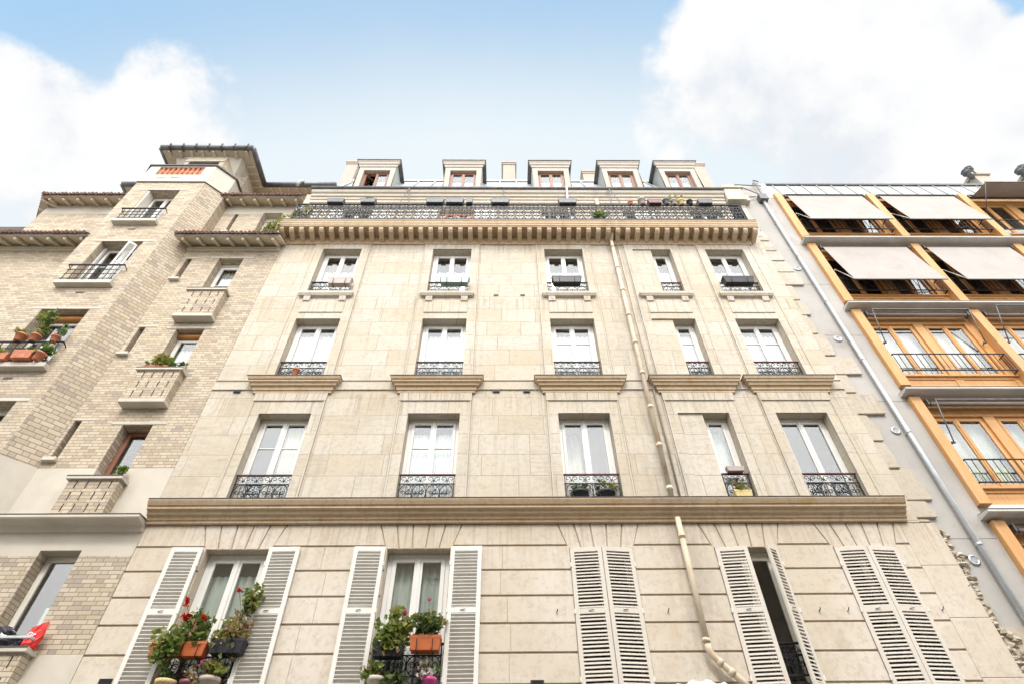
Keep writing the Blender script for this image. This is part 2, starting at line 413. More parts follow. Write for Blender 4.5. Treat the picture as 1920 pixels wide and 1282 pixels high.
        o['_w'] = tuple(off)
        bm = bmesh.new(); bm.from_mesh(me); bmesh.ops.recalc_face_normals(bm, faces=bm.faces) if not getattr(s, 'open', False) else None
        bm.to_mesh(me); bm.free()
        if bevel:
            b = o.modifiers.new('bevel', 'BEVEL'); b.width = bevel; b.segments = 1; b.limit_method = 'ANGLE'; b.angle_limit = R(40)
        return o

def tag(o, label=None, cat=None, group=None, kind=None):
    if label: o['label'] = label
    if cat: o['category'] = cat
    if group: o['group'] = group
    if kind: o['kind'] = kind
    return o
def thing(name, loc, label, cat, group=None):
    o = bpy.data.objects.new(name, None); COL.objects.link(o); o.location = loc; o['_w'] = tuple(loc); o.empty_display_size = .2
    return tag(o, label, cat, group)

Y0 = 9.5                                        # plane of the street front
CC = [-4.56, -1.47, 1.66, 4.165, 6.235]         # axes of the five window columns
HW = .54
# ------------------------------------------------------------------ setting
g = MB().use('asphalt').box(-60, 60, -60, 80, -.3, 0); tag(g.build('ground'), kind='structure')
p = MB().use('paving'); p.box(-60, 60, 7.6, 12, -.1, .13); tag(p.build('pavement'), kind='structure')
p = MB().use('paving'); p.box(-60, 60, -6, -1.0, -.1, .13); tag(p.build('pavement'), kind='structure')

# ------------------------------------------------------------------ windows
def window(parent, x0, x1, z0, z1, y, leaves=2, mat='white', bars=(), fw=.055, sw=.055, mid=.05, name='window', open_leaf=None, depth=.06):
    w = MB().use(mat)
    w.box(x0, x0 + fw, y, y + depth, z0, z1).box(x1 - fw, x1, y, y + depth, z0, z1)
    w.box(x0 + fw, x1 - fw, y, y + depth, z1 - fw, z1).box(x0 + fw, x1 - fw, y, y + depth, z0, z0 + fw)
    ix0, ix1, iz0, iz1 = x0 + fw, x1 - fw, z0 + fw, z1 - fw
    lw = (ix1 - ix0) / leaves
    panes = []
    for k in range(leaves):
        a, b = ix0 + k * lw + .002, ix0 + (k + 1) * lw - .002
        f = y - .012
        Mx = None
        if open_leaf and open_leaf[0] == k:
            hx = a if k == 0 else b
            Mx = Matrix.Translation((hx, y, 0)) @ Matrix.Rotation(R(open_leaf[1]), 4, 'Z') @ Matrix.Translation((-hx, -y, 0))
        w.box(a, a + sw, f, y + .035, iz0, iz1, Mx).box(b - sw, b, f, y + .035, iz0, iz1, Mx)
        w.box(a + sw, b - sw, f, y + .035, iz1 - sw, iz1, Mx).box(a + sw, b - sw, f, y + .035, iz0, iz0 + sw * 1.4, Mx)
        for t in bars:
            zz = iz0 + (iz1 - iz0) * t
            w.box(a + sw, b - sw, f + .006, y + .03, zz - .012, zz + .012, Mx)
        panes.append((a + sw - .002, b - sw + .002, iz0 + sw, iz1 - sw + .002, Mx))
    if leaves == 2:
        cx = (ix0 + ix1) / 2; w.box(cx - mid / 2, cx + mid / 2, y - .026, y - .013, iz0, iz1)
    o = w.build(name, parent, .004)
    for a, b, c, d, Mx in panes:
        MB().use('glass').box(a, b, y + .008, y + .014, c, d, Mx).build('pane', o)
    return o

ROWS = ['shuttered bottom row', 'row just above the wide ledge', 'second row below the long balcony', 'top row just below the long balcony']
COLS = ['first column, beside the brick building', 'second column', 'third column, left of the cream downpipe', 'narrow fourth column, right of the cream downpipe', 'fifth column, nearest the grey wall']

def curtain(x0, x1, z0, z1, y, mat, label, scallop=False, folds=9, amp=.02, name='curtain', cat='curtain', group=None, clip=None):
    c = MB().use(mat); c.open = True; c.smooth = True
    n = max(int((x1 - x0) / .02), 4); ph = rnd.uniform(0, 6)
    top = []
    for k in range(n + 1):
        t = k / n; x = x0 + (x1 - x0) * t
        yy = y + amp * math.sin(t * folds * 6.28 + ph) + amp * .4 * math.sin(t * folds * 14.7 + 1.1)
        zt = z1 + (.035 * abs(math.sin(t * 3.14 * 4)) if scallop else 0)
        if clip: zt = z0 + (z1 - z0) * max(0., min(1., clip(t)))
        i = len(c.v); c.v += [(x, yy, z0), (x, yy + .004, zt)]
        if k: c.face((i - 2, i, i + 1, i - 1))
    o = c.build(name)
    sd = o.modifiers.new('thick', 'SOLIDIFY'); sd.thickness = .004
    return tag(o, label, cat, group)

# ------------------------------------------------------------------ wrought iron guards
def scroll(c, r, turns, y, flip=1, start=0., n=16):
    pts = []
    for k in range(n + 1):
        t = k / n; a = start + flip * turns * 6.2832 * t; q = r * (1 - .78 * t)
        pts.append((c[0] + q * math.cos(a), y, c[1] + q * math.sin(a)))
    return pts
def guard(parent, x0, x1, z0, z1, y, n=4, rail='handrail', r=.0065, name='railing', top=True, band=.3):
    r *= 1.35
    m = MB().use('iron'); W = (x1 - x0) / n; H = z1 - z0
    zb = z0 + .02; zm = z1 - H * band
    for z in (zb, zm): m.box(x0 - .02, x1 + .02, y - .008, y + .008, z - .008, z + .008)
    for x in (x0, x1): m.box(x - .009, x + .009, y - .009, y + .009, z0 - .03, z1)
    for k in range(n + 1):
        if 0 < k < n: m.box(x0 + k * W - .006, x0 + k * W + .006, y - .007, y + .007, zb, zm)
    for k in range(n):
        cx = x0 + (k + .5) * W; cz = (zb + zm) / 2; rz = (zm - zb) / 2; rx = W * .5
        m.tube([(cx + rx * .95 * math.cos(a * .3491), y, cz + rz * .95 * math.sin(a * .3491)) for a in range(18)], r, 4, True)
        m.tube([(cx, y, zb), (cx, y, zm)], r * .8, 4)
        for sg in (-1, 1):
            m.tube(scroll((cx + sg * rx * .36, cz + rz * .05), rx * .4, 1.35, y, sg, 1.57 - sg * 1.57), r * .85, 4)
            m.tube([(cx + sg * rx * .66, y, cz - rz * .62), (cx + sg * rx * .3, y, cz - rz * .45)], r * .9, 4)
            m.tube([(cx + sg * rx, y, zm), (cx + sg * rx * .62, y, cz + rz * .62)], r * .7, 4)
        # heart shaped scrolls of the upper band
        bh = z1 - zm
        for sg in (-1, 1):
            m.tube(scroll((x0 + (k + (0 if sg > 0 else 1)) * W + sg * W * .22, zm + bh * .6), bh * .36, 1.1, y, sg, -1.2 if sg > 0 else 4.34), r * .8, 4)
        m.box(cx - .011, cx + .011, y - .008, y + .008, zm + bh * .25, zm + bh * .5)
    o = m.build(name, parent)
    if top:
        h = MB().use(rail); h.box(x0 - .03, x1 + .03, y - .022, y + .022, z1, z1 + .032); h.build('handrail', o, .006)
    return o

# ================================================================== CENTRAL STONE BUILDING
SB = thing('stone_building', (.5, Y0, 0), 'cream limestone apartment building with a long iron balcony and white shutters', 'building')
XL, XR = -6.31, 7.44
holes = []
Z2, Z3, Z4, Z1 = (7.42, 9.51), (10.56, 12.5), (13.47, 15.49), (4.2, 6.52)
for c in CC:
    for zz in (Z2, Z3, Z4): holes.append((c - HW, c + HW, zz[0], zz[1]))
att = (16.35, 17.62)
for c in CC: holes.append((c - .52, c + .52, att[0], att[1]))
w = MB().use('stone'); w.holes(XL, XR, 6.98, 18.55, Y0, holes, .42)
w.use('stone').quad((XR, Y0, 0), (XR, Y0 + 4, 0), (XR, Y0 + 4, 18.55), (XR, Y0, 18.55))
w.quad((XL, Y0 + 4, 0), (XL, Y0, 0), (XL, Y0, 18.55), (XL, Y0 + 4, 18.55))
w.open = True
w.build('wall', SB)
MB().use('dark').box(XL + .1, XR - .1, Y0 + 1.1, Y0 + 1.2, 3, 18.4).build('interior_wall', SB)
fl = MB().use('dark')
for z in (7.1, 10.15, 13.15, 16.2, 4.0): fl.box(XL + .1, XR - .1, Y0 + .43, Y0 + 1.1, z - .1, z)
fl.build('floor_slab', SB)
# bottom storey: wall back plane, rusticated courses, voussoirs
b = MB().use('groove'); b.open = True
b.holes(XL, XR, 0, 6.98, Y0 + .022, [(c - HW, c + HW, *Z1) for c in CC], .4, 'rust'); b.build('base_wall', SB)
b = MB().use('rust')
zs = [6.57 - .4325 * k for k in range(15)] + [.13]
XE = 7.06
def spans(x0, x1, cut):
    out = [(x0, x1)]
    for a, bb in cut:
        nxt = []
        for p, q in out:
            if bb <= p or a >= q: nxt.append((p, q)); continue
            if a > p: nxt.append((p, a))
            if bb < q: nxt.append((bb, q))
        out = nxt
    return out
for i in range(len(zs) - 1):
    z1, z0 = zs[i] - .016, zs[i + 1] + .016
    if i == len(zs) - 2: z0 = .13
    cut = [(c - HW - .004, c + HW + .004) for c in CC] if z0 > 4.15 or z1 > 4.2 else []
    for a, q in spans(XL, XE, cut):
        # vertical hairline joints split the longer blocks
        L = q - a; nb = max(1, round(L / 1.25)); t = a
        for k in range(nb):
            e = q if k == nb - 1 else a + L * (k + 1 + rnd.uniform(-.18, .18)) / nb
            b.box(t, e - (.003 if k < nb - 1 else 0), Y0, Y0 + .03, z0, z1); t = e
zt0, zt1 = 6.588, 6.975
edges = []
for c in CC:
    bt = [c - .57 + 1.14 * k / 5 for k in range(6)]; tp = [c - .72 + 1.44 * k / 5 for k in range(6)]
    for k in range(5):
        gp = .011
        b.prism([(bt[k] + gp, 6.522), (bt[k + 1] - gp, 6.522), (tp[k + 1] - gp, zt1), (tp[k] + gp, zt1)], 'y', Y0 + .001, Y0 + .03)
    edges.append((c, bt, tp))
xs = XL
for n_, (c, bt, tp) in enumerate(edges):
    b.prism([(xs if n_ == 0 else edges[n_ - 1][1][5] + .011, zt0), (bt[0] - .011 - .015, zt0), (tp[0] - .011, zt1), (xs if n_ == 0 else edges[n_ - 1][2][5] + .011, zt1)], 'y', Y0, Y0 + .03)
b.prism([(edges[-1][1][5] + .03, zt0), (XE, zt0), (XE, zt1), (edges[-1][2][5] + .011, zt1)], 'y', Y0, Y0 + .03)
# plain pier at the right end
zz = 0.13
while zz < 6.95:
    h = min(.865, 6.975 - zz); b.box(XE + .003, XR + .27, Y0 + .002, Y0 + .03, zz, zz + h - .004); zz += h
b.build('rusticated_base', SB, .006)
# ragged toothing stones towards the grey wall
t = MB().use('rubble')
teeth = [(15.5, 15.98, 7.80), (15.02, 15.48, 7.86), (14.5, 15.0, 7.95), (13.92, 14.48, 8.0), (13.3, 13.9, 7.66), (12.7, 13.28, 7.72), (12.0, 12.68, 7.62), (11.25, 11.98, 7.74), (10.66, 11.23, 8.1), (10.1, 10.64, 7.72),
         (9.5, 10.08, 8.08), (8.8, 9.48, 7.7), (8.15, 8.78, 7.72), (7.45, 8.13, 7.98), (7.08, 7.43, 7.86), (6.99, 7.06, 7.7), (16.0, 16.5, 7.74), (16.52, 17.4, 7.66), (17.4, 18.5, 7.6)]
for z0, z1, xe in teeth:
    p = [(XR - .3, z0), (xe - .02, z0 + .01), (xe + rnd.uniform(-.02, .03), z0 + (z1 - z0) * .45), (xe - rnd.uniform(.02, .12), z1 - .01), (XR - .3, z1)]
    t.prism(p, 'y', Y0 + .012 + rnd.uniform(0, .02), Y0 + .2)
t.build('toothing_stones', SB, .012)
def rock(mb, c, rx, ry, rz):
    b_ = bmesh.new()
    for k in range(16):
        d = Vector((rnd.gauss(0, 1), rnd.gauss(0, 1), rnd.gauss(0, 1))); d.normalize(); d *= rnd.uniform(.75, 1.05)
        b_.verts.new((c[0] + d.x * rx, c[1] + d.y * ry, c[2] + d.z * rz))
    r_ = bmesh.ops.convex_hull(b_, input=b_.verts)
    b_.verts.ensure_lookup_table(); b_.verts.index_update(); i = len(mb.v)
    mb.v += [tuple(v.co) for v in b_.verts]
    for f_ in b_.faces: mb.face(tuple(i + v.index for v in f_.verts))
    b_.free()
t = MB().use('rubble')
for k in range(150):
    z0 = 3.6 + 3.3 * k / 150 + rnd.uniform(-.04, .04); rx = rnd.uniform(.035, .12)
    w_ = .30 if z0 < 5.2 else (.26 if 5.95 < z0 < 6.4 else .13)
    rock(t, (XR + .24 + rnd.uniform(0, w_), Y0 + .07 + rnd.uniform(-.02, .03), z0), rx, .07, rnd.uniform(.03, .075))
t.use('rubble').box(XR + .27, XR + .42, Y0 + .07, Y0 + .2, 0, 6.9).box(XR + .42, XR + .85, Y0 + .075, Y0 + .2, 0, 5.2)
t.build('rubble_edge', SB)

# raised window surrounds, strips and friezes
for ci, c in enumerate(CC):
    for hz, zb, zt in (((Z2,), 7.36, 9.84), ((Z3, Z4), 10.46, 15.70)):
        s_ = MB().use('stone'); s_.open = True
        s_.holes(c - .735, c + .735, zb, zt, Y0 - .022, [(c - HW, c + HW, max(z[0], zb), z[1]) for z in hz], .03, 'trim')
        s_.use('trim')
        for sg in (-1, 1):
            xa = c + sg * .735
            s_.quad((xa, Y0 - .022, zb), (xa, Y0, zb), (xa, Y0, zt), (xa, Y0 - .022, zt))
            e = .735 * sg + c
            s_.box(min(e, e + sg * .03), max(e, e + sg * .03), Y0 - .04, Y0 + .01, zb, zt)
            s_.box(min(e + sg * .042, e + sg * .062), max(e + sg * .042, e + sg * .062), Y0 - .022, Y0 + .01, zb, zt)
        s_.quad((c - .735, Y0 - .022, zt), (c + .735, Y0 - .022, zt), (c + .735, Y0, zt), (c - .735, Y0, zt))
        s_.build('surround', SB)
    # frieze under the hood (joints of a flat arch), apron panel under the top windows
    fz = MB().use('trim')
    for k in range(7):
        a = c - .775 + 1.55 * k / 7; bb = c - .775 + 1.55 * (k + 1) / 7; sk = (k - 3) * .02; sk2 = (k - 2) * .02
        fz.prism([(a + .002, 9.842), (bb - .002, 9.842), (bb + sk2 - .002, 10.06), (a + sk + .002, 10.06)] if 0 < k < 6 else [(a, 9.842), (bb - .002, 9.842), (bb + (sk2 if k == 0 else 0) - .002, 10.06), (a + (sk if k == 6 else 0) + .001, 10.06)], 'y', Y0 - .048, Y0)
    fz.build('frieze', SB, .004)
    ap = MB().use('trim')
    for k in range(5):
        a = c - HW + 2 * HW * k / 5; ap.box(a + .0015, a + 2 * HW / 5 - .0015, Y0 - .044, Y0, 12.72, 13.19)
    for sg in (-1, 1):
        ap.prism([(Y0 - .024, 13.12), (Y0 - .075, 13.14), (Y0 - .095, 13.3), (Y0 - .024, 13.3)], 'x', c + sg * .45 - .085, c + sg * .45 + .085)
    ap.build('apron', SB, .004)
    sl = MB().use('trim'); sl.sweep([(.06, 13.302), (.10, 13.31), (.125, 13.36), (.135, 13.37), (.135, 13.455), (.0, 13.47)], c - .56, c + .56, 1, 1, Y0); sl.build('sill', SB, .004)
    # hood cornice of the row above the wide ledge
    hd = MB().use('stain')
    pr = [(.05, 10.062), (.05, 10.11), (.075, 10.125), (.085, 10.2), (.125, 10.215), (.14, 10.265), (.175, 10.29), (.175, 10.325), (.2, 10.345), (.215, 10.385), (.22, 10.41), (.0, 10.43)]
    hd.sweep(pr, c - .785, c + .785, 1, 1, Y0); o = hd.build('hood', SB)
    MB().use('flash').sweep([(.226, 10.404), (.23, 10.424), (.0, 10.445)], c - .785, c + .785, 1, 1, Y0).build('flashing', o)

# string course between the hoods
st = MB().use('trim')
gaps = spans(XL, XR, [(c - .80, c + .80) for c in CC])
for a, q in gaps:
    if q - a < .3: continue
    st.box(a, q, Y0 - .03, Y0, 10.17, 10.40).sweep([(.03, 10.402), (.05, 10.42), (.05, 10.44), (.0, 10.45)], a, q, ywall=Y0)
st.build('string_course', SB, .004)

# wide ledge between bottom storey and the next
cp = [(.03, 6.978), (.06, 6.985), (.06, 7.03), (.085, 7.04), (.1, 7.09), (.15, 7.11), (.17, 7.165), (.225, 7.18), (.225, 7.225), (.25, 7.235), (.275, 7.28), (.29, 7.31), (.29, 7.335), (.0, 7.36)]
le = MB().use('stain'); le.sweep(cp, XL, 7.21, ywall=Y0); le = le.build('ledge', SB)
MB().use('flash').sweep([(.296, 7.33), (.3, 7.348), (.0, 7.372)], XL, 7.215, ywall=Y0).build('flashing', le)

# long balcony: slab, fascia, brackets
BX0, BX1, BP = -6.4, 7.26, .5
bp = [(.0, 15.985), (.44, 15.99), (.445, 16.03), (.46, 16.035), (.465, 16.1), (.48, 16.12), (.49, 16.2), (.505, 16.22), (.51, 16.26), (.0, 16.28)]
ba = MB().use('stain'); ba.sweep(bp, BX0, BX1, ywall=Y0)
ba.use('stain').sweep([(.03, 15.70), (.05, 15.71), (.055, 15.75), (.075, 15.77), (.08, 15.98)], XL, 7.1, ywall=Y0)
ba = ba.build('balcony', SB)
MB().use('flash').sweep([(.515, 16.255), (.518, 16.275), (.0, 16.295)], BX0 - .005, BX1 + .005, ywall=Y0).build('flashing', ba)
br = MB().use('stain')
br.prism([(0, 15.985), (-.36, 15.985), (-.36, 15.90), (-.345, 15.86), (-.30, 15.80), (-.07, 15.745), (0, 15.745)], 'x', -.062, .062)
br0 = None; n = 49
for k in range(n):
    x = BX0 + .1 + (BX1 - BX0 - .2) * k / (n - 1)
    if br0 is None:
        me = MB().use('stain'); me.prism([(Y0 - .05, 15.983), (Y0 - .425, 15.983), (Y0 - .425, 15.905), (Y0 - .405, 15.87), (Y0 - .36, 15.825), (Y0 - .05, 15.755)], 'x', x - .062, x + .062)
        br0 = me.build('bracket', ba, .006); bx0_ = x
    else:
        o = br0.copy(); COL.objects.link(o); o.parent = ba; o.location.x = x - bx0_

# iron railing of the long balcony
rb = MB().use('iron'); yb = Y0 - .475
zb0, zb1 = 16.33, 17.12
for z, h in ((zb0, .012), (zb1 - .115, .01), (zb1 - .41, .008)): rb.box(BX0 + .27, BX1 - .25, yb - .01, yb + .01, z - h, z + h)
nb = 53; Wb = (BX1 - BX0 - .52) / nb
for k in range(nb):
    cx = BX0 + .27 + (k + .5) * Wb
    for (za, zc) in ((zb0, zb1 - .41), (zb1 - .41, zb1 - .115)):
        cz = (za + zc) / 2; rz = (zc - za) / 2
        rb.tube([(cx + Wb * .48 * math.cos(a * .5236), yb, cz + rz * .96 * math.sin(a * .5236)) for a in range(12)], .0145, 4, True)
        rb.tube([(cx, yb, za), (cx, yb, zc)], .012, 4)
        for sg in (-1, 1):
            rb.tube(scroll((cx + sg * Wb * .19, cz), Wb * .17, 1., yb, sg, 1.57 - sg * 1.57, 8), .013, 4)
            rb.tube([(cx + sg * Wb * .5, yb, cz + rz), (cx + sg * Wb * .33, yb, cz + rz * .68)], .015, 4)
            rb.tube([(cx + sg * Wb * .5, yb, cz - rz), (cx + sg * Wb * .33, yb, cz - rz * .68)], .015, 4)
    rb.tube([(cx + Wb * .42 * math.cos(a * .5236), yb, zb1 - .1 + .07 * math.sin(a * .5236)) for a in range(7)], .014, 4)
    if k % 6 == 0: rb.box(cx - Wb / 2 - .011, cx - Wb / 2 + .011, yb - .011, yb + .011, 16.28, zb1)
for x in (BX0 + .27, BX1 - .25):
    rb.box(x - .014, x + .014, yb - .014, yb + .014, 16.28, zb1)
    for z in (zb0, zb1 - .115, zb1 - .41): rb.box(x - .01, x + .01, yb, Y0, z - .01, z + .01)
    for q in range(3):
        yq = yb + .1 + q * .13; rb.tube([(x, yq, zb0), (x, yq, zb1)], .009, 4); rb.tube([(x, yq + .06 * math.cos(a * .785), (zb0 + zb1) / 2 + .2 * math.sin(a * .785)) for a in range(8)], .008, 4, True)
rb = rb.build('railing', ba)
h = MB().use('iron'); h.box(BX0 + .25, BX1 - .23, yb - .022, yb + .022, zb1, zb1 + .022)
for x in (BX0 + .27, BX1 - .25): h.box(x - .02, x + .02, yb, Y0, zb1, zb1 + .02)
h.build('handrail', rb)
# stays between roof gutter and railing
for x in (-3.02, 3.34):
    sy = MB().use('gutter'); sy.tube([(x, Y0 - .24, 18.6), (x - .12, yb, 17.13)], .013, 5).tube([(x, Y0 - .24, 18.6), (x + .17, yb, 17.13)], .013, 5); sy.build('stay', ba)
sy = MB().use('gutter'); sy.tube([(-.02, Y0 - .24, 18.6), (-.02, yb, 16.3)], .012, 5); sy.build('stay', ba)

# top cornice, gutter and mansard roof
co = MB().use('trim'); co.sweep([(.02, 17.98), (.05, 18.0), (.05, 18.12), (.08, 18.14), (.09, 18.24), (.13, 18.26), (.14, 18.36), (.19, 18.40), (.22, 18.5), (.0, 18.56)], -6.1, 7.0, ywall=Y0)
co.box(-6.1, 7.0, Y0 - .035, Y0, 17.70, 17.735); co.build('cornice', SB, .003)
gu = MB().use('gutter'); gu.smooth = True
gu.tube([(-6.12, Y0 - .22, 18.58), (7.02, Y0 - .22, 18.58)], .062, 10); gu.build('gutter', SB)
RY0, RZ0, RY1, RZ1 = Y0 + .02, 18.57, 11.05, 22.3
ro = MB().use('zinc')
def roofpt(x, y): return (x, y, RZ0 + (RZ1 - RZ0) * (y - RY0) / (RY1 - RY0))
ro.prism([(RY0, RZ0), (RY1, RZ1), (RY1 + 6, RZ1 + 1.2), (RY1 + 6, RZ0)], 'x', -6.0, 7.05)
sl_ = math.atan2(RZ1 - RZ0, RY1 - RY0)
x = -5.75
while x < 6.9:
    Mx = Matrix.Translation((x, RY0, RZ0)) @ Matrix.Rotation(sl_, 4, 'X')
    ro.box(-.02, .02, 0, math.hypot(RY1 - RY0, RZ1 - RZ0), .0, .05, Mx); x += .62
ro.box(-6.0, 7.05, RY1 - .06, RY1 + .1, RZ1 - .01, RZ1 + .09)
roof = ro.build('roof', SB)
for k, c in enumerate(CC):
    yf = 10.0; z0, z1 = 19.55, 21.74; hw = .66
    d = MB().use('dormer'); d.open = True
    d.holes(c - hw, c + hw, z0, z1, yf, [(c - .47, c + .47, 19.7, 21.2)], .25)
    d.use('zinc')
    yb2 = RY0 + (z1 - RZ0) * (RY1 - RY0) / (RZ1 - RZ0)
    for x in (c - hw, c + hw):
        d.quad((x, yf, z0), (x, yf, z1), (x, yb2 + .1, z1), (x, RY0 + (z0 - RZ0) * (RY1 - RY0) / (RZ1 - RZ0), z0))
    d.use('dormer').sweep([(.0, 21.4), (.03, 21.42), (.04, 21.54), (.07, 21.56), (.085, 21.66), (.11, 21.7), (.11, 21.75)], c - hw, c + hw, 1, 1, yf)
    d.use('gutter').box(c - hw - .14, c + hw + .14, yf - .14, yb2 + .12, 21.755, 21.80)
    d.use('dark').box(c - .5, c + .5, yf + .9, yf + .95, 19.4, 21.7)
    d = d.build('dormer', roof)
    window(SB, c - .47, c + .47, 19.7, 21.2, yf + .12, 2, 'woodred', open_leaf=(0, 50) if k == 0 else None, name='window')
    curtain(c + (.02 if k == 0 else -.41), c + .41, 19.72, 20.86, yf + .3, 'net', 'white blind half closing the brown %s attic dormer window' % ['first (from the brick building)', 'second', 'middle', 'fourth', 'last (towards the grey wall)'][k], folds=0, amp=.0, name='blind', cat='blind', group='blinds in the attic dormers')
def chimney(x0, x1, y0, y1, z0, z1, mat='attic', pots=()):
    m = MB().use(mat); m.box(x0, x1, y0, y1, z0, z1); m.box(x0 - .06, x1 + .06, y0 - .06, y1 + .06, z1, z1 + .14); m.box(x0 - .03, x1 + .03, y0 - .03, y1 + .03, z1 - .1, z1 - .002)
    if pots:
        m.use('terra'); m.smooth = True
        for (px, h) in pots: m.lathe([(.12, 0), (.1, .05), (.09, h - .08), (.11, h - .06), (.11, h)], (px, (y0 + y1) / 2, z1 + .14), 10)
    return m.build('chimney', roof, .01)
chimney(-6.3, -5.86, 11.0, 12.5, 19, 23.75)
chimney(-.06, .44, 11.35, 12.0, 20, 24.45, 'attic')
chimney(3.25, 3.75, 11.6, 12.2, 20, 24.2, 'attic')
chimney(7.38, 8.05, 11.0, 13, 18.5, 23.7, 'attic')
pm = MB().use('trim'); pm.box(7.02, 7.62, Y0 - .2, Y0 + 1.8, 18.0, 18.66); pm.box(6.98, 7.68, Y0 - .25, Y0 + 1.8, 18.66, 18.78); pm.box(7.02, 7.6, Y0 - .0, Y0 + 1.8, 16.2, 18.0); pm.box(7.62, 7.8, Y0 - .1, Y0 + 1, 18.1, 18.45); pm.build('party_wall_pier', SB, .015)

# windows of the stone building
WY = Y0 + .21
for ci, c in enumerate(CC):
    for ri, zz in ((1, Z2), (2, Z3), (3, Z4)):
        x0, x1, lv = c - HW + .005, c + HW - .005, 2
        if ci == 3:
            x0, lv = c - .01, 1
            inf = MB().use('stone'); inf.box(c - HW + .002, c - .012, Y0 + .012, Y0 + .4, zz[0], zz[1] - .012); inf.build('infill', SB)
        bars = {1: (.66,) if ci < 2 else (), 2: (.66,) if ci in (2, 3, 4) else (), 3: ()}[ri]
        window(SB, x0, x1, zz[0] + .02, zz[1] - .002, WY, lv, 'white', bars, fw=.075, sw=.06, mid=.055)
        gx0, gx1 = (c - HW + .03, c + HW - .03) if ci != 3 else (c + .02, c + HW - .03)
        gz = {1: (7.43, 8.03), 2: (10.53, 11.06), 3: (13.49, 14.02)}[ri]
        guard(SB, gx0, gx1, gz[0], gz[1], Y0 + .06, 4 if ci != 3 else 2, 'handrail' if ri == 1 or ci > 2 else 'iron', band=.3 if ri < 3 else .26)
    # shuttered bottom storey
    if ci < 2 or ci == 3: window(SB, c - HW + .005, c + HW - .005, Z1[0], Z1[1] - .002, Y0 + .2, 2, 'white' if ci < 2 else 'cream', (.53,) if ci < 2 else (), fw=.08, sw=.07, mid=.06)
    else: window(SB, c - HW + .005, c + HW - .005, Z1[0], Z1[1] - .002, Y0 + .25, 2, 'cream', ())
    gy = Y0 + .03 if ci < 2 else Y0 + .1
    gd = guard(SB, c - HW + .03, c + HW - .03, 4.51, 4.97, gy, 4, 'iron', band=.32, r=.0075)
    lw_ = MB().use('iron'); lw_.box(c - HW + .02, c + HW - .02, gy - .008, gy + .008, 4.22, 4.24)
    for k in range(4):
        a = c - HW + .03 + (2 * HW - .06) * k / 4; e = a + (2 * HW - .06) / 4
        lw_.tube([(a, gy, 4.23), (e, gy, 4.52)], .008, 4).tube([(e, gy, 4.23), (a, gy, 4.52)], .008, 4); lw_.tube([((a + e) / 2 + .06 * math.cos(q * .785), gy, 4.375 + .06 * math.sin(q * .785)) for q in range(8)], .007, 4, True)
    for x in (c - HW + .03, c + HW - .03): lw_.box(x - .009, x + .009, gy - .009, gy + .009, 4.2, 4.5)
    lw_.build('lower_panel', gd)
    # attic door openings behind the long balcony
    if ci == 1:
        window(SB, c - .52, c + .52, att[0], att[1], Y0 + .1, 2, 'woodroll', (), fw=.1, sw=.1)
    else: window(SB, c - .5, c + .5, att[0], att[1] - .002, Y0 + .14, 2, 'white', ())
for x, hw_, z0, z1 in ((-5.15, .2, 16.4, 17.5), (-3.75, .28, 16.4, 17.5), (-2.35, .3, 16.4, 17.6), (-.6, .28, 16.4, 17.62), (4.3, .3, 16.4, 17.5)):
    m = MB().use('shutter'); m.box(x - hw_, x + hw_, Y0 - .05, Y0 - .01, z0, z1)
    for q in range(8): m.box(x - hw_ + .05, x + hw_ - .05, Y0 - .062, Y0 - .05, z0 + .08 + q * .13, z0 + .15 + q * .13)
    m.build('shutter', SB)
m = MB().use('shutter'); Mx = Matrix.Translation((1.14, Y0, 0)) @ Matrix.Rotation(R(-58), 4, 'Z') @ Matrix.Translation((-1.14, -Y0, 0))
m.box(.62, 1.14, Y0 - .05, Y0 - .01, 16.4, 17.95, Mx); m.build('shutter', SB)

# curtains of the stone building (inside the rooms)
def lab(ri, ci, what): return '%s, %s, %s' % (what, ROWS[ri], COLS[ci])
CY = WY + .1
for ci, c in enumerate(CC):
    xa, xb = (c - .44, c + .44) if ci != 3 else (c + .06, c + .45)
    curtain(xa, xb, 13.5, 14.78, CY, 'net', ['white scalloped half curtain in the top stone window nearest the brick building', 'white scalloped half curtain above the pale green planter box', 'white half curtain above the black box beside the downpipe', 'white half curtain in the narrow top window right of the downpipe', 'white half curtain above the black box nearest the grey wall'][ci], True, 8, .015)
    curtain(xa, xb, 10.58, 12.2, CY, 'net', ['white full curtain in the window with the small red pot', 'white full curtain in the two-pane window right of the red pot window', 'white full curtain in the barred window left of the downpipe, second row from top', 'white full curtain in the narrow barred window above a wide stone hood', 'white full curtain in the barred window nearest the grey wall'][ci], False, 8, .015)
curtain(-5.0, -4.12, 14.8, 15.45, CY + .12, 'brown', 'brown drape above the scalloped curtain nearest the brick building', False, 7, .03)
curtain(-1.9, -1.1, 14.8, 15.45, CY + .12, 'brown', 'dark brown drape behind the window with the pale green planter', False, 6, .03)
curtain(-4.55, -4.14, 7.45, 9.45, CY, 'drape', 'pale drape in the window above the wide ledge nearest the brick building', False, 6, .03)
curtain(-1.95, -1.5, 7.45, 9.2, CY, 'net', 'left white net curtain above the wide ledge, second column', False, 7, .02)
curtain(-1.45, -1.0, 7.45, 9.2, CY, 'net', 'right white net curtain above the wide ledge, second column', False, 7, .02)
curtain(4.24, 4.6, 7.45, 9.3, CY + .1, 'linen', 'grey blind in the narrow window with a flower box', False, 1, .004, 'blind', 'blind')
curtain(1.15, 1.6, 7.45, 9.4, CY + .3, 'drape', 'pale drape behind the window with two black pots', False, 5, .03)
curtain(-5.02, -4.1, 4.3, 6.2, Y0 + .34, 'linen', 'grey-green sheer curtain behind the window with red geraniums', False, 7, .02)
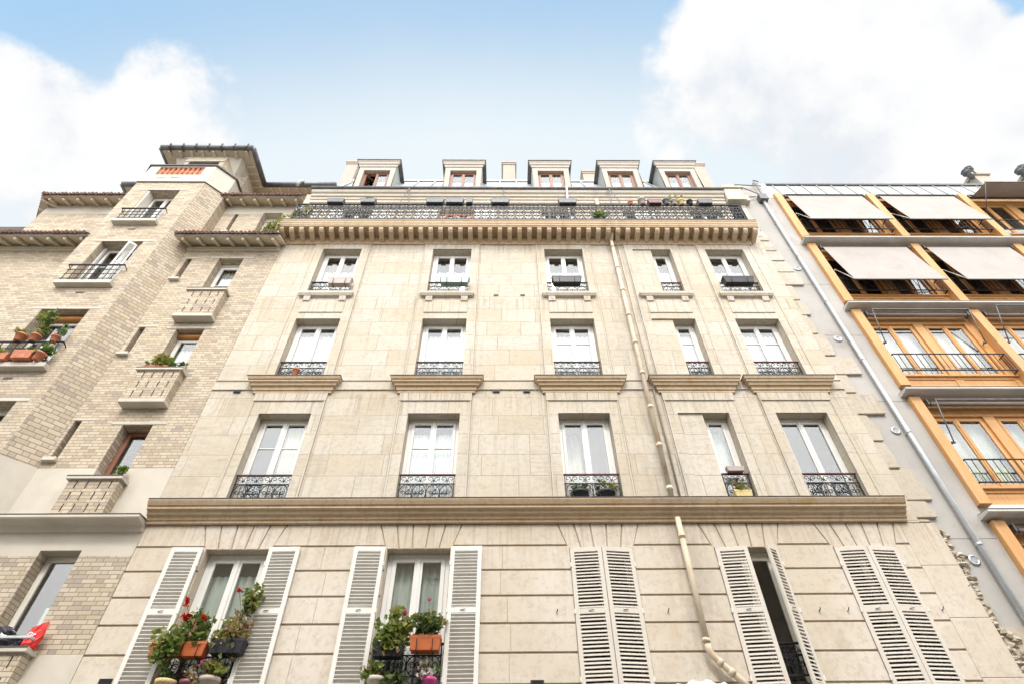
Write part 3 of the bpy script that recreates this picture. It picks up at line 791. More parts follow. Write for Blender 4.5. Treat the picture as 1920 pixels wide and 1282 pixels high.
curtain(-1.95, -.98, 4.3, 6.45, Y0 + .36, 'linen', 'grey-green sheer curtain behind the window with pink geraniums', False, 7, .02)

# louvred shutters
def shutter(parent, hx, y, z0, z1, wdt, side, ang, mat='shutter', flip=False):
    """hx hinge x; side +1 leaf runs to +x, -1 to -x (at ang 0, along the wall); ang swings the free edge towards the street"""
    Mx = Matrix.Translation((hx, y, 0)) @ Matrix.Rotation(R(-ang * side), 4, 'Z')
    s_ = MB().use(mat)
    a, b_ = (0, wdt) if side > 0 else (-wdt, 0)
    st_ = .068; th = .018
    zm = z0 + (z1 - z0) * .53
    s_.box(a, a + st_, -th, th, z0, z1, Mx).box(b_ - st_, b_, -th, th, z0, z1, Mx)
    for q0, q1 in ((z0, z0 + .13), (zm - .04, zm + .04), (z1 - .075, z1)): s_.box(a + st_, b_ - st_, -th, th, q0, q1, Mx)
    for q0, q1 in ((z0 + .13, zm - .04), (zm + .04, z1 - .075)):
        nn = round((q1 - q0) / .0565); dz = (q1 - q0) / nn
        for k in range(nn):
            zc = q0 + (k + .5) * dz + rnd.uniform(-.0045, .0045)
            if flip:   # opened flat on the wall: the slats fall towards the wall
                pr = [(-.016, zc + .016), (-.016, zc + .026), (.016, zc - .016), (.016, zc - .026)]
            else:      # closed: the slats fall towards the street
                pr = [(-.017, zc - .024), (-.017, zc - .008), (.017, zc + .022), (.017, zc + .012)]
            s_.prism(pr, 'x', a + st_, b_ - st_, Mx)
    o = s_.build('shutter', parent)
    for zz in (z0 + .22, zm, z1 - .3): MB().use('cream').tube([tuple(Mx @ Vector((0, -.02, zz - .035))), tuple(Mx @ Vector((0, -.02, zz + .035)))], .014, 6).build('hinge', o)
    MB().use('iron').tube([tuple(Mx @ Vector(((a + b_) / 2 - .05, -.03, zm))), tuple(Mx @ Vector(((a + b_) / 2 + .03, -.035, zm + .01)))], .006, 4).build('latch', o)
    return o
for ci in (0, 1):
    c = CC[ci]
    shutter(SB, c - HW - .02, Y0 - .05, 4.24, 6.53, .525, -1, 1.2, 'shutter', True)
    shutter(SB, c + HW + .02, Y0 - .05, 4.24, 6.53, .525, 1, 1.2, 'shutter', True)
for ci, (al, ar) in {2: (6, 7), 4: (6, 6)}.items():
    c = CC[ci]
    shutter(SB, c - HW + .003, Y0 + .0, 4.24, 6.51, .537, 1, al, 'shutter_old'); shutter(SB, c + HW - .003, Y0 + .0, 4.24, 6.51, .537, -1, ar, 'shutter_old')
c = CC[3]
shutter(SB, c - HW + .003, Y0, 4.24, 6.51, .54, 1, 7, 'shutter_old'); shutter(SB, c + HW - .003, Y0, 4.24, 6.51, .29, -1, 33, 'shutter_old')

# vents in the wall, hooks
for x, z, hw_ in ((-5.18, 13.42, .06), (-.22, 13.43, .06), (.47, 13.43, .06), (-5.76, 10.13, .075), (-.18, 10.13, .075), (.48, 10.13, .075), (-2.0 + 1.8, 7.385, .1), (.47, 7.385, .1), (-5.81, 4.49, .1), (.48, 4.43, .1)):
    yy = Y0 - (.032 if 10 < z < 10.2 else .004)
    m = MB().use('flash'); m.box(x - hw_, x + hw_, yy, yy + .02, z - .035, z + .035).use('black')
    for k in range(5): m.box(x - hw_ + .012, x + hw_ - .012, yy - .006, yy, z - .028 + k * .0135, z - .02 + k * .0135)
    m.build('air_vent', SB)
for x, z in ((.83, 5.43), (2.6, 5.43), (5.02, 5.43), (5.48, 5.43), (7.0, 5.43)): MB().use('iron').tube([(x, Y0, z), (x, Y0 - .04, z), (x + .015, Y0 - .05, z + .04)], .008, 5).build('shutter_hook', SB)

# downpipe
dp = MB().use('pipe'); dp.smooth = True
def pipe_run(m, x, y, z0, z1, r, step=1.0, collar=.018):
    m.tube([(x, y, z0), (x, y, z1)], r, 12)
    z = z1 - .35
    while z > z0 + .1:
        m.tube([(x, y, z - .05), (x, y, z + .05)], r + collar * .55, 12); m.tube([(x, y, z - .018), (x, y, z + .012)], r + collar, 12); z -= step
pipe_run(dp, 3.05, Y0 - .13, 7.34, 15.8, .048, .98, .012)
dp.tube([(3.05, Y0 - .13, 15.74), (3.1, Y0 - .25, 15.97)], .048, 12)
pipe_run(dp, 3.07, Y0 - .12, 4.85, 7.02, .048, 1.95, .012)
dp.tube([(3.07, Y0 - .12, 4.9), (3.07, Y0 - .12, 4.82), (3.12, Y0 - .12, 4.73), (3.2, Y0 - .12, 4.64), (3.3, Y0 - .12, 4.54), (3.42, Y0 - .12, 4.42), (3.55, Y0 - .12, 4.28)], .05, 12)
dp.tube([(3.17, Y0 - .12, 4.67), (3.22, Y0 - .12, 4.62)], .062, 12); dp.tube([(3.3, Y0 - .12, 4.54), (3.36, Y0 - .12, 4.48)], .062, 12)
dp.tube([(3.06, Y0 - .12, 4.93), (3.07, Y0 - .12, 4.98)], .062, 12)
dp.build('downpipe', SB)
dq = MB().use('pipegrey'); dq.smooth = True; dq.tube([(3.24, Y0 - .03, 7.37), (3.24, Y0 - .03, 15.7)], .02, 8); dq.build('conduit', SB)
dq = MB().use('white'); dq.smooth = True; dq.tube([(1.98, Y0 - .3, 18.62), (1.98, Y0 - .12, 18.0), (1.98, Y0 - .08, 16.3)], .035, 8); dq.use('pipe').tube([(2.9, Y0 - .1, 18.1), (2.9, Y0 - .1, 16.3)], .06, 10); dq.build('attic_pipe', SB)
# plaster patches by the pipe

# ================================================================== LEFT BRICK BUILDING
BB = thing('brick_building', (-10., Y0, 0), 'tan brick apartment house with a projecting window bay and tiled eaves', 'building')
def banded(mb, x0, x1, hs, y=Y0, P=None, ztop=15.72, zbot=0., depth=.34, plain=False):
    for mk, a, b_ in (('stucco', 0, 4.86), ('brick', 4.86, 6.42), ('stucco', 6.42, 8.18), ('brick', 8.18, 15.42), ('soffit', 15.42, 15.72), ('brick', 15.72, 18.45)):
        a, b_ = max(a, zbot), min(b_, ztop)
        if plain and mk == 'soffit': mk = 'brick'
        if a < b_: mb.use(mk); mb.holes(x0, x1, a, b_, y, hs, depth, 'brick' if mk != 'stucco' else 'stucco', P=P)
BH = [(-7.9, -7.2, 4.9, 6.52), (-7.78, -7.17, 7.86, 9.23), (-7.87, -7.2, 10.64, 12.14), (-7.87, -7.2, 13.43, 15.04),
      (-8.81, -8.66, 8.4, 9.34), (-8.78, -8.63, 11.3, 12.2), (-8.75, -8.6, 14.1, 15.02)]
w = MB(); w.open = True
banded(w, -8.89, XL - .004, BH)
banded(w, -20, -11.92, [(-13.6, -12.7, 4.9, 6.5)])
w.build('wall', BB)
w = MB(); w.open = True
BY = 9.03; bx0, bx1 = -11.45, -9.36
FH = [(-10.92, -9.80, 7.6, 9.46), (-10.92, -9.80, 10.42, 12.31), (-10.92, -9.80, 13.27, 15.16), (-10.88, -9.92, 16.1, 17.95)]
banded(w, bx0, bx1, FH, BY, None, 18.45, 7.02, .36, True)
q = math.sqrt(.5)
banded(w, 0, .47 / q, [], 0, lambda a, z, d: (bx1 + a * q, BY + a * q, z), 18.45, 7.02, .3, True)
banded(w, 0, .47 / q, [], 0, lambda a, z, d: (bx0 - .47 + a * q, Y0 - a * q, z), 18.45, 7.02, .3, True)
w.use('brick')
for x in (-8.89, -11.92): w.quad((x, Y0, 15.5), (x, 11, 15.5), (x, 11, 18.45), (x, Y0, 18.45))
w.use('stucco').quad((bx0, BY, 7.02), (bx1, BY, 7.02), (-8.89, Y0, 7.02), (-11.92, Y0, 7.02))
w.build('bay', BB)
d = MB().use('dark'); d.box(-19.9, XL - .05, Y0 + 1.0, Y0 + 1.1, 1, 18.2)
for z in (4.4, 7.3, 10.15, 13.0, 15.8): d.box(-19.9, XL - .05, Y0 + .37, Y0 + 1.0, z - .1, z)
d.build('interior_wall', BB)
# attic storey, set back
AY = 9.85
AH = [(-8.50, -8.38, 16.9, 17.93), (-7.62, -7.02, 16.75, 18.02)]
for x0, x1, hs in ((-8.89, XL, AH), (-14.6, -11.92, [])):
    w = MB(); w.open = True
    w.use('brick').holes(x0, x1, 15.4, 17.93, AY, hs, .3, 'brick'); w.use('stucco').holes(x0, x1, 17.93, 18.5, AY, hs, .3, 'stucco')
    if hs: w.build('attic_wall', BB)
for a, b_ in ((( -14.6, AY), (-15.15, 10.6)), ((-15.15, 10.6), (-15.15, 12.5))):
    w.use('brick').quad((a[0], a[1], 15.4), (b_[0], b_[1], 15.4), (b_[0], b_[1], 17.93), (a[0], a[1], 17.93))
    w.use('stucco').quad((a[0], a[1], 17.93), (b_[0], b_[1], 17.93), (b_[0], b_[1], 18.5), (a[0], a[1], 18.5))
w.build('attic_wall', BB)
# eaves
def eave(x0, x1, yw, zw, yf, zf, n, back=.4, endcap=None):
    e = MB().use('soffit')
    up = (zw - zf) / (yw - yf)
    e.prism([(yw + .02, zw), (yf, zf), (yf, zf + .05), (yw + .02, zw + .06)], 'x', x0, x1)
    e.use('gutter').prism([(yf - .012, zf + .0), (yf - .012, zf + .055), (yf, zf + .055), (yf, zf)], 'x', x0, x1)
    e.use('tile').prism([(yf - .05, zf + .058), (yf - .05, zf + .075), (yw + back, zw + up * back + .1), (yw + back, zw + up * back + .066), ], 'x', x0, x1)
    k = 0; x = x0 + .05
    while x < x1 - .03:
        sx = rnd.uniform(.045, .058)
        e.tube([(x, yf - .06 + rnd.uniform(-.012, .012), zf + .078), (x, yw + back, zw + up * back + .1)], sx, 6); x += .118
    o = e.build('eave', BB)
    r0 = None
    for k in range(n):
        x = x0 + (x1 - x0) * (k + .55) / n
        if r0 is None:
            m = MB().use('soffit'); m.prism([(yw + .01, zw - .004), (yf + .06, zf - .002), (yf + .06, zf - .045), (yf + .09, zf - .085), (yw + .01, zw - .10)], 'x', x - .035, x + .035)
            r0 = m.build('rafter', o, .004); rx0 = x
        else:
            c_ = r0.copy(); COL.objects.link(c_); c_.parent = o; c_.location.x = x - rx0
    return o
eave(-9.08, -6.2, Y0, 15.66, 9.0, 15.42, 7)
eave(-19.5, -11.42, Y0, 15.66, 9.0, 15.42, 18)
eave(-9.0, -6.42, AY, 18.48, 9.45, 18.32, 6, 1.25)
ea = eave(-14.58, -11.5, AY, 18.48, 9.45, 18.32, 7, 1.25)
m = MB().use('soffit'); m.prism([(-14.57, 9.45), (-15.3, 10.45), (-15.3, 12.5), (-14.6, 12.5), (-14.57, 9.9)], 'z', 18.34, 18.40)
m.use('tile').prism([(-14.55, 9.40), (-15.36, 10.43), (-15.36, 12.5), (-14.55, 12.5)], 'z', 18.41, 18.47)
for k in range(12):
    t_ = k / 11; m.tube([(-14.58 - .78 * t_, 9.4 + 1.03 * t_, 18.47), (-14.2 - .78 * t_, 10 + 1.03 * t_, 18.6)], .055, 6)
m.use('soffit')
for k in range(3):
    t_ = (k + .2) / 3; m.box(-.03, .03, 0, .6, 18.26, 18.338, Matrix.Translation((-14.57 - .73 * t_, 9.5 + t_, 0)) @ Matrix.Rotation(R(-52), 4, 'Z'))
m.build('eave', BB)
# mouldings under the lower eaves
m = MB().use('soffit')
for a, b_ in ((-8.9, XL - .01), (-20, -11.9)): m.sweep([(.01, 15.40), (.035, 15.42), (.035, 15.49), (.06, 15.50), (.0, 15.53)], a, b_, ywall=Y0)
m.build('eave_moulding', BB)
# wide ledge over the bottom storey
m = MB().use('stucco'); m.sweep([(.02, 6.84), (.05, 6.85), (.08, 6.93), (.2, 6.955), (.28, 6.96), (.3, 6.985), (.3, 7.035), (.0, 7.06)], -20, XL - .012, ywall=Y0)
m.use('flash').sweep([(.306, 7.028), (.31, 7.046), (.0, 7.075)], -20, XL - .008, ywall=Y0); m.build('ledge', BB, .004)

# top of the bay: stucco parapet with terracotta balusters
m = MB().use('stucco'); m.open = True
m.holes(bx0, bx1, 18.45, 19.47, BY - .015, [(-11.12, -9.68, 18.92, 19.42), (-11.0, -10.72, 18.72, 18.76), (-10.55, -10.25, 18.72, 18.76)], .16)
for P in (lambda a, z, d: (bx1 + a * q, BY - .015 + a * q, z), lambda a, z, d: (bx0 - .48 + a * q, Y0 - a * q, z)): m.holes(0, .68, 18.45, 19.47, 0, [], .1, P=P)
m.quad((-8.88, Y0, 18.45), (-8.88, 10.3, 18.45), (-8.88, 10.3, 19.47), (-8.88, Y0, 19.47)).quad((-11.93, Y0, 18.45), (-11.93, 10.3, 18.45), (-11.93, 10.3, 19.47), (-11.93, Y0, 19.47))
m.quad((bx0, BY - .01, 18.452), (bx1, BY - .01, 18.452), (-8.88, Y0, 18.452), (-8.88, 10.3, 18.452), (-11.93, 10.3, 18.452), (-11.93, Y0, 18.452))
m.quad((bx0, BY + .14, 18.5), (bx1, BY + .14, 18.5), (bx1, BY + .14, 18.9), (bx0, BY + .14, 18.9))
m.use('flash')
for pts in ([(bx0 - .03, BY - .06), (bx1 + .03, BY - .06), (-8.83, Y0 - .02), (-8.83, 10.3), (-9.05, 10.3), (-9.05, Y0 + .06), (bx1 - .06, BY + .16), (bx0 + .06, BY + .16), (-11.76, Y0 + .06), (-11.76, 10.3), (-11.98, 10.3), (-11.98, Y0 - .02)],): m.prism(pts, 'z', 19.472, 19.53)
m.prism([(bx0 - .01, BY - .035), (bx1 + .01, BY - .035), (-8.86, Y0 - .02), (-8.86, Y0 + .02), (bx1, BY - .005), (bx0, BY - .005)], 'z', 18.43, 18.455)
pa = m.build('parapet', BB)
b0 = None
for k in range(9):
    x = -11.03 + 1.26 * k / 8
    if b0 is None:
        m = MB().use('terra'); m.smooth = True; m.lathe([(.065, 18.92), (.065, 18.97), (.048, 18.99), (.07, 19.08), (.074, 19.16), (.06, 19.28), (.046, 19.35), (.065, 19.37), (.065, 19.42)], (x, BY + .07, 0), 12)
        b0 = m.build('baluster', pa)
    else: c_ = b0.copy(); COL.objects.link(c_); c_.parent = pa; c_.location.x = x + 11.03
# tower and top floor
w = MB().use('brick'); w.open = True
w.holes(-11.1, -9.75, 18.3, 20.95, 9.54, [(-10.95, -9.9, 18.5, 20.85)], .3)
w.use('soffit').holes(-11.1, -9.75, 20.95, 21.27, 9.54, [], .1)
w.use('cast').box(-11.1, -9.78, 9.515, 9.56, 20.87, 20.95)
for a, b_ in (((-9.75, 9.54), (-9.2, 10.22)), ((-9.2, 10.22), (-9.2, 12)), ((-11.65, 10.22), (-11.1, 9.54)), ((-11.65, 12), (-11.65, 10.22))):
    w.use('brick').quad((a[0], a[1], 18.3), (b_[0], b_[1], 18.3), (b_[0], b_[1], 21.27), (a[0], a[1], 21.27))
# corner brackets carrying the square eaves
for sx, cx in ((1, -9.75), (-1, -11.1)):
    w.use('stucco'); A_ = (cx, 9.536, 21.26); B_ = (cx + sx * .555, 10.22, 21.26); C_ = (cx + sx * .5, 9.58, 21.26); D_ = (cx + sx * .29, 9.95, 20.5)
    w.quad(A_, C_, D_).quad(C_, B_, D_)
w.use('brick').quad((-20, 11.05, 18.3), (-5.8, 11.05, 18.3), (-5.8, 11.05, 21.27), (-20, 11.05, 21.27)) if False else None
w.use('brick').quad((-13.6, 11.05, 18.3), (-6.2, 11.05, 18.3), (-6.2, 11.05, 21.27), (-13.6, 11.05, 21.27))
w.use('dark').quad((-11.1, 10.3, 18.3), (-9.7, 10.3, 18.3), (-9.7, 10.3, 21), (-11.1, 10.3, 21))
w.build('tower', BB)
m = MB().use('soffit'); m.box(-12.0, -8.86, 9.27, 11.0, 21.27, 21.31); m.box(-14.0, -6.2, 10.74, 12, 21.275, 21.305)
m.use('tile')
A_, B_, C_, D_ = (-12.0, 9.27, 21.36), (-8.86, 9.27, 21.36), (-8.86, 12.5, 21.36), (-12.0, 12.5, 21.36); E_ = (-10.43, 10.9, 22.2)
m.quad(A_, B_, E_).quad(B_, C_, E_).quad(C_, D_, E_).quad(D_, A_, E_)
m.prism([(10.7, 21.36), (13.5, 22.9), (13.5, 21.36)], 'x', -14.0, -6.2)
tr_ = m.build('roof', BB)
m = MB().use('gutter'); m.smooth = True
for pts in ([(-12.02, 10.6, 21.36), (-12.02, 9.27, 21.36), (-8.84, 9.27, 21.36), (-8.84, 10.68, 21.36), (-6.2, 10.68, 21.36)], [(-14.0, 12, 21.36), (-14.0, 10.68, 21.36), (-12.02, 10.68, 21.36)]):
    for a, b_ in zip(pts[:-1], pts[1:]): m.tube([a, b_], .105, 10)
m.smooth = False
for k in range(7): m.box(-11.7 + k * .45 - .02, -11.7 + k * .45 + .02, 9.14, 9.37, 21.245, 21.475)
m.build('gutter', tr_)
r0 = None
def rafters(base, dx, n, rot=0):
    global r0
for k in range(8):
    x = -11.75 + k * .385
    if r0 is None:
        m = MB().use('soffit'); m.prism([(9.54, 21.26), (9.32, 21.26), (9.34, 21.21), (9.54, 21.18)], 'x', x - .035, x + .035); r0 = m.build('rafter', tr_, .004)
    else: c_ = r0.copy(); COL.objects.link(c_); c_.parent = tr_; c_.location.x = x + 11.75
for k in range(4): MB().use('soffit').box(-9.2, -8.92, 9.9 + k * .26, 9.96 + k * .26, 21.20, 21.268).build('rafter', tr_)
for k in range(8): MB().use('soffit').box(-8.6 + k * .32, -8.54 + k * .32, 10.75, 11.05, 21.20, 21.268).build('rafter', tr_)
m = MB().use('zinc'); m.smooth = True; m.tube([(-7.4, 10.55, 21.4), (-7.4, 10.4, 21.1), (-7.42, 10.4, 20.8)], .06, 8); m.build('rainwater_spout', tr_)

# windows, sills, lintels and guards of the brick building
def cast(x0, x1, y0, y1, z0, z1, name='sill', par=None): return MB().use('cast').box(x0, x1, y0, y1, z0, z1).build(name, par or BB, .008)
for i, (x0, x1, z0, z1) in enumerate(FH):
    window(BB, x0 + .01, x1 - .01, z0, z1 - (.14 if i == 1 else .0), BY + .3, 2, 'white', (.6,) if i in (1, 2) else (), fw=.06, sw=.055)
    if i == 1:
        m = MB().use('woodroll'); m.smooth = True; m.tube([(x0 + .02, BY + .24, z1 - .1), (x1 - .02, BY + .24, z1 - .1)], .075, 10); m.build('roller_blind', BB)
    cast(x0 - .14, x1 + .14, BY - .16, BY + .02, z0 - .13, z0 - .005)
    cast(x0 - .25, x1 + .25, BY - .012, BY + .05, z1 + .002, z1 + .085, 'lintel')
    g_ = MB().use('iron'); yy = BY - .13; zr = z0 + .62 if i != 3 else z0 + .55
    X0, X1 = x0 - .09, x1 + .09
    g_.box(X0 - .06, X1 + .06, yy - .02, yy + .02, zr, zr + .025)
    for x in (X0 - .06, X1 + .06): g_.tube([(x, yy, zr + .01), (x, BY + .03, zr - .05)], .012, 5)
    n_ = 7
    for k in range(n_ + 1):
        x = X0 + .05 + (X1 - X0 - .1) * k / n_; g_.box(x - .007, x + .007, yy - .007, yy + .007, z0 - .02, zr)
    for f in (.12, .42, .7): g_.box(X0, X1, yy - .007, yy + .007, z0 + (zr - z0) * f - .007, z0 + (zr - z0) * f + .007)
    g_.build('railing', BB)
    m = MB().use('flash'); m.box((x0 + x1) / 2 - .1, (x0 + x1) / 2 + .1, BY - .004, BY + .02, z0 - .36, z0 - .3); m.build('air_vent', BB)
# the half folded shutter of the bay window
for k, (hx, ang) in enumerate(((-9.80, 62), (-9.98, 40))):
    s_ = MB().use('shutter'); Mx = Matrix.Translation((hx, BY + .27 - k * .18, 0)) @ Matrix.Rotation(R(ang), 4, 'Z')
    wd = .22; z0, z1 = 13.3, 15.12
    s_.box(-wd, -wd + .035, -.012, .012, z0, z1, Mx).box(-.035, 0, -.012, .012, z0, z1, Mx)
    for a in (z0, (z0 + z1) / 2, z1 - .06): s_.box(-wd + .035, -.035, -.012, .012, a, a + .06, Mx)
    z = z0 + .07
    while z < z1 - .07: s_.prism([(-.012, z), (-.012, z + .012), (.012, z + .03), (.012, z + .018)], 'x', -wd + .035, -.035, Mx); z += .042
    s_.build('shutter', BB)
m = MB().use('white'); m.box(-10.915, -10.87, BY + .2, BY + .26, 13.3, 15.14); m.build('blind_guide', BB)
m = MB().use('cream'); m.box(-10.88, -10.84, BY + .02, BY + .28, 16.12, 17.93); m.build('blind_guide', BB)
# windows of the flush part
for (x0, x1, z0, z1), mt, nl, dr in ((BH[0], 'cream', 1, 0), (BH[1], 'woodred', 1, 0), (BH[2], 'white', 1, .13), (BH[3], 'white', 1, .1), (AH[1], 'white', 1, .2)):
    yy = (AY if z0 > 16 else Y0)
    window(BB, x0 + .005, x1 - .005, z0, z1 - dr, yy + .24, nl, mt, (.45,) if mt == 'white' and z0 < 16 else (), fw=.055, sw=.05)
    if dr > .12 and z0 < 12:
        m = MB().use('woodroll'); m.smooth = True; m.tube([(x0 + .02, yy + .2, z1 - .08), (x1 - .02, yy + .2, z1 - .08)], .065, 10); m.build('roller_blind', BB)
    elif dr: MB().use('cast').box(x0, x1, yy + .22, yy + .3, z1 - dr, z1 - .002).build('lintel', BB)
for x0, x1, z0, z1 in BH[1:4]: cast(x0 - .25, x1 + .27, Y0 - .012, Y0 + .05, z1 + .004, z1 + .075, 'lintel')
for x0, x1, z0, z1 in BH[4:]:
    cast(x0 - .08, x1 + .04, Y0 - .09, Y0 + .02, z0 - .085, z0 + .0); cast(x0 - .06, x1 + .28, Y0 - .01, Y0 + .05, z1 + .004, z1 + .06, 'lintel')
    window(BB, x0, x1, z0, z1, Y0 + .28, 1, 'woodred', (), fw=.02, sw=.02, name='window')
x0, x1, z0, z1 = AH[0]; cast(x0 - .06, x1 + .03, AY - .09, AY + .02, z0 - .08, z0)
window(BB, x0, x1, z0, z1, AY + .26, 1, 'cream', (), fw=.02, sw=.02)
# pierced brick window boxes
for (zb_, zt_) in ((12.46, 13.36), (9.76, 10.57), (7.08, 7.79), (3.95, 4.82)):
    cx = -7.53; hw_ = .46; yf = Y0 - .2
    m = MB().use('brick'); m.open = True
    hs = []
    nr = 3
    for r_ in range(nr):
        zc = zb_ + (zt_ - zb_) * (r_ + .5) / nr + .02
        for k in range(4):
            xx = cx - .30 + k * .2 + (.03 if k > 1 else 0); hs.append((xx - .013, xx + .013, zc - .085, zc + .085))
    m.holes(cx - hw_, cx + hw_, zb_, zt_, yf, hs, .09)
    m.use('brick').quad((cx + hw_, yf, zb_), (cx + hw_, Y0, zb_), (cx + hw_, Y0, zt_), (cx + hw_, yf, zt_)).quad((cx - hw_, Y0, zb_), (cx - hw_, yf, zb_), (cx - hw_, yf, zt_), (cx - hw_, Y0, zt_)).quad((cx - hw_, yf, zb_), (cx + hw_, yf, zb_), (cx + hw_, Y0, zb_), (cx - hw_, Y0, zb_))
    m.use('black').quad((cx - hw_ + .01, yf + .09, zb_ + .01), (cx + hw_ - .01, yf + .09, zb_ + .01), (cx + hw_ - .01, yf + .09, zt_), (cx - hw_ + .01, yf + .09, zt_))
    o = m.build('brick_window_box', BB)
    c_ = MB().use('cast'); c_.box(cx - hw_ - .05, cx + hw_ + .05, yf - .05, Y0 + .05, zt_ + .002, zt_ + .075); c_.use('flash').box(cx - hw_ - .055, cx + hw_ + .055, yf - .056, yf - .05, zt_ + .055, zt_ + .08); c_.build('cap', o, .008)
    if zb_ > 9: MB().use('cast').box(cx - hw_ - .02, cx + hw_ + .02, yf - .03, Y0, zb_ - .1, zb_ - .002).build('base_slab', o, .008)
m = MB().use('steel'); m.box(-8.2, -7.02, 9.2, 9.225, 4.99, 5.03).box(-7.045, -7.02, 9.225, Y0, 4.985, 5.025); m.build('safety_bar', BB, .006)
for nm, a in (('net', (-10.85, -9.87, 10.5, 11.75, BY + .45, 'white curtain behind the window crowded with terracotta pots')), ('net', (-7.8, -7.28, 13.5, 14.85, Y0 + .36, 'white curtain in the brick window above the topmost pierced box')),
               ('net', (-7.8, -7.28, 10.7, 11.75, Y0 + .36, 'white curtain behind the window with the straw coloured grass')), ('linen', (-7.55, -7.1, 16.8, 17.6, AY + .36, 'beige blind in the attic window beside the trailing creeper')),
               ('net', (-10.3, -10.0, 16.2, 17.5, BY + .45, 'white curtain in the top bay window with the iron guard')), ('linen', (-7.55, -7.25, 4.9, 5.7, Y0 + .36, 'grey blind in the window with the red bag'))):
    curtain(*a[:5], nm, a[5], False, 5, .015)

# ================================================================== RIGHT BUILDING (grey render, orange timber)
RB = thing('timber_fronted_building', (14, Y0, 0), 'grey rendered building with orange timber bays and greige awnings', 'building')
RY = Y0 + .1; RX0 = 8.74; PIT = 3.0; NU = 4
w = MB().use('render'); w.box(XR - .1, RX0, RY - .02, RY + 3, 0, 19.45); w.box(RX0, 25, RY + .62, RY + 3, 0, 19.2)
w.use('concrete').box(8.5, RX0, RY - .03, RY + .5, 18.55, 19.5); w.use('gutter').box(7.3, 22, RY + .6, RY + .62, 0, .1)
w.use('flash')
for z in (14.0, 9.9, 6.7, 12.0): w.box(XR + .3, RX0 - .02, RY - .023, RY - .018, z, z + .006)
w.build('wall', RB)
LZ = [15.9, 12.95, 10.05, 7.1, 4.15, 1.2]
for k, z in enumerate(LZ):
    m = MB().use('concrete'); m.prism([(RY + .3, z - .075), (RY - .28, z - .03), (RY - .30, z - .02), (RY - .30, z + .035), (RY + .3, z + .075)], 'x', 8.64, 25)
    m.use('flash').prism([(RY - .306, z + .02), (RY - .306, z + .04), (RY + .3, z + .085), (RY + .3, z + .078)], 'x', 8.64, 25); m.build('ledge', RB, .004)
    m = MB().use('white'); m.box(RX0, 22, RY + .02, RY + .3, z + .086, z + .3); m.build('base_panel', RB)
pivots = []
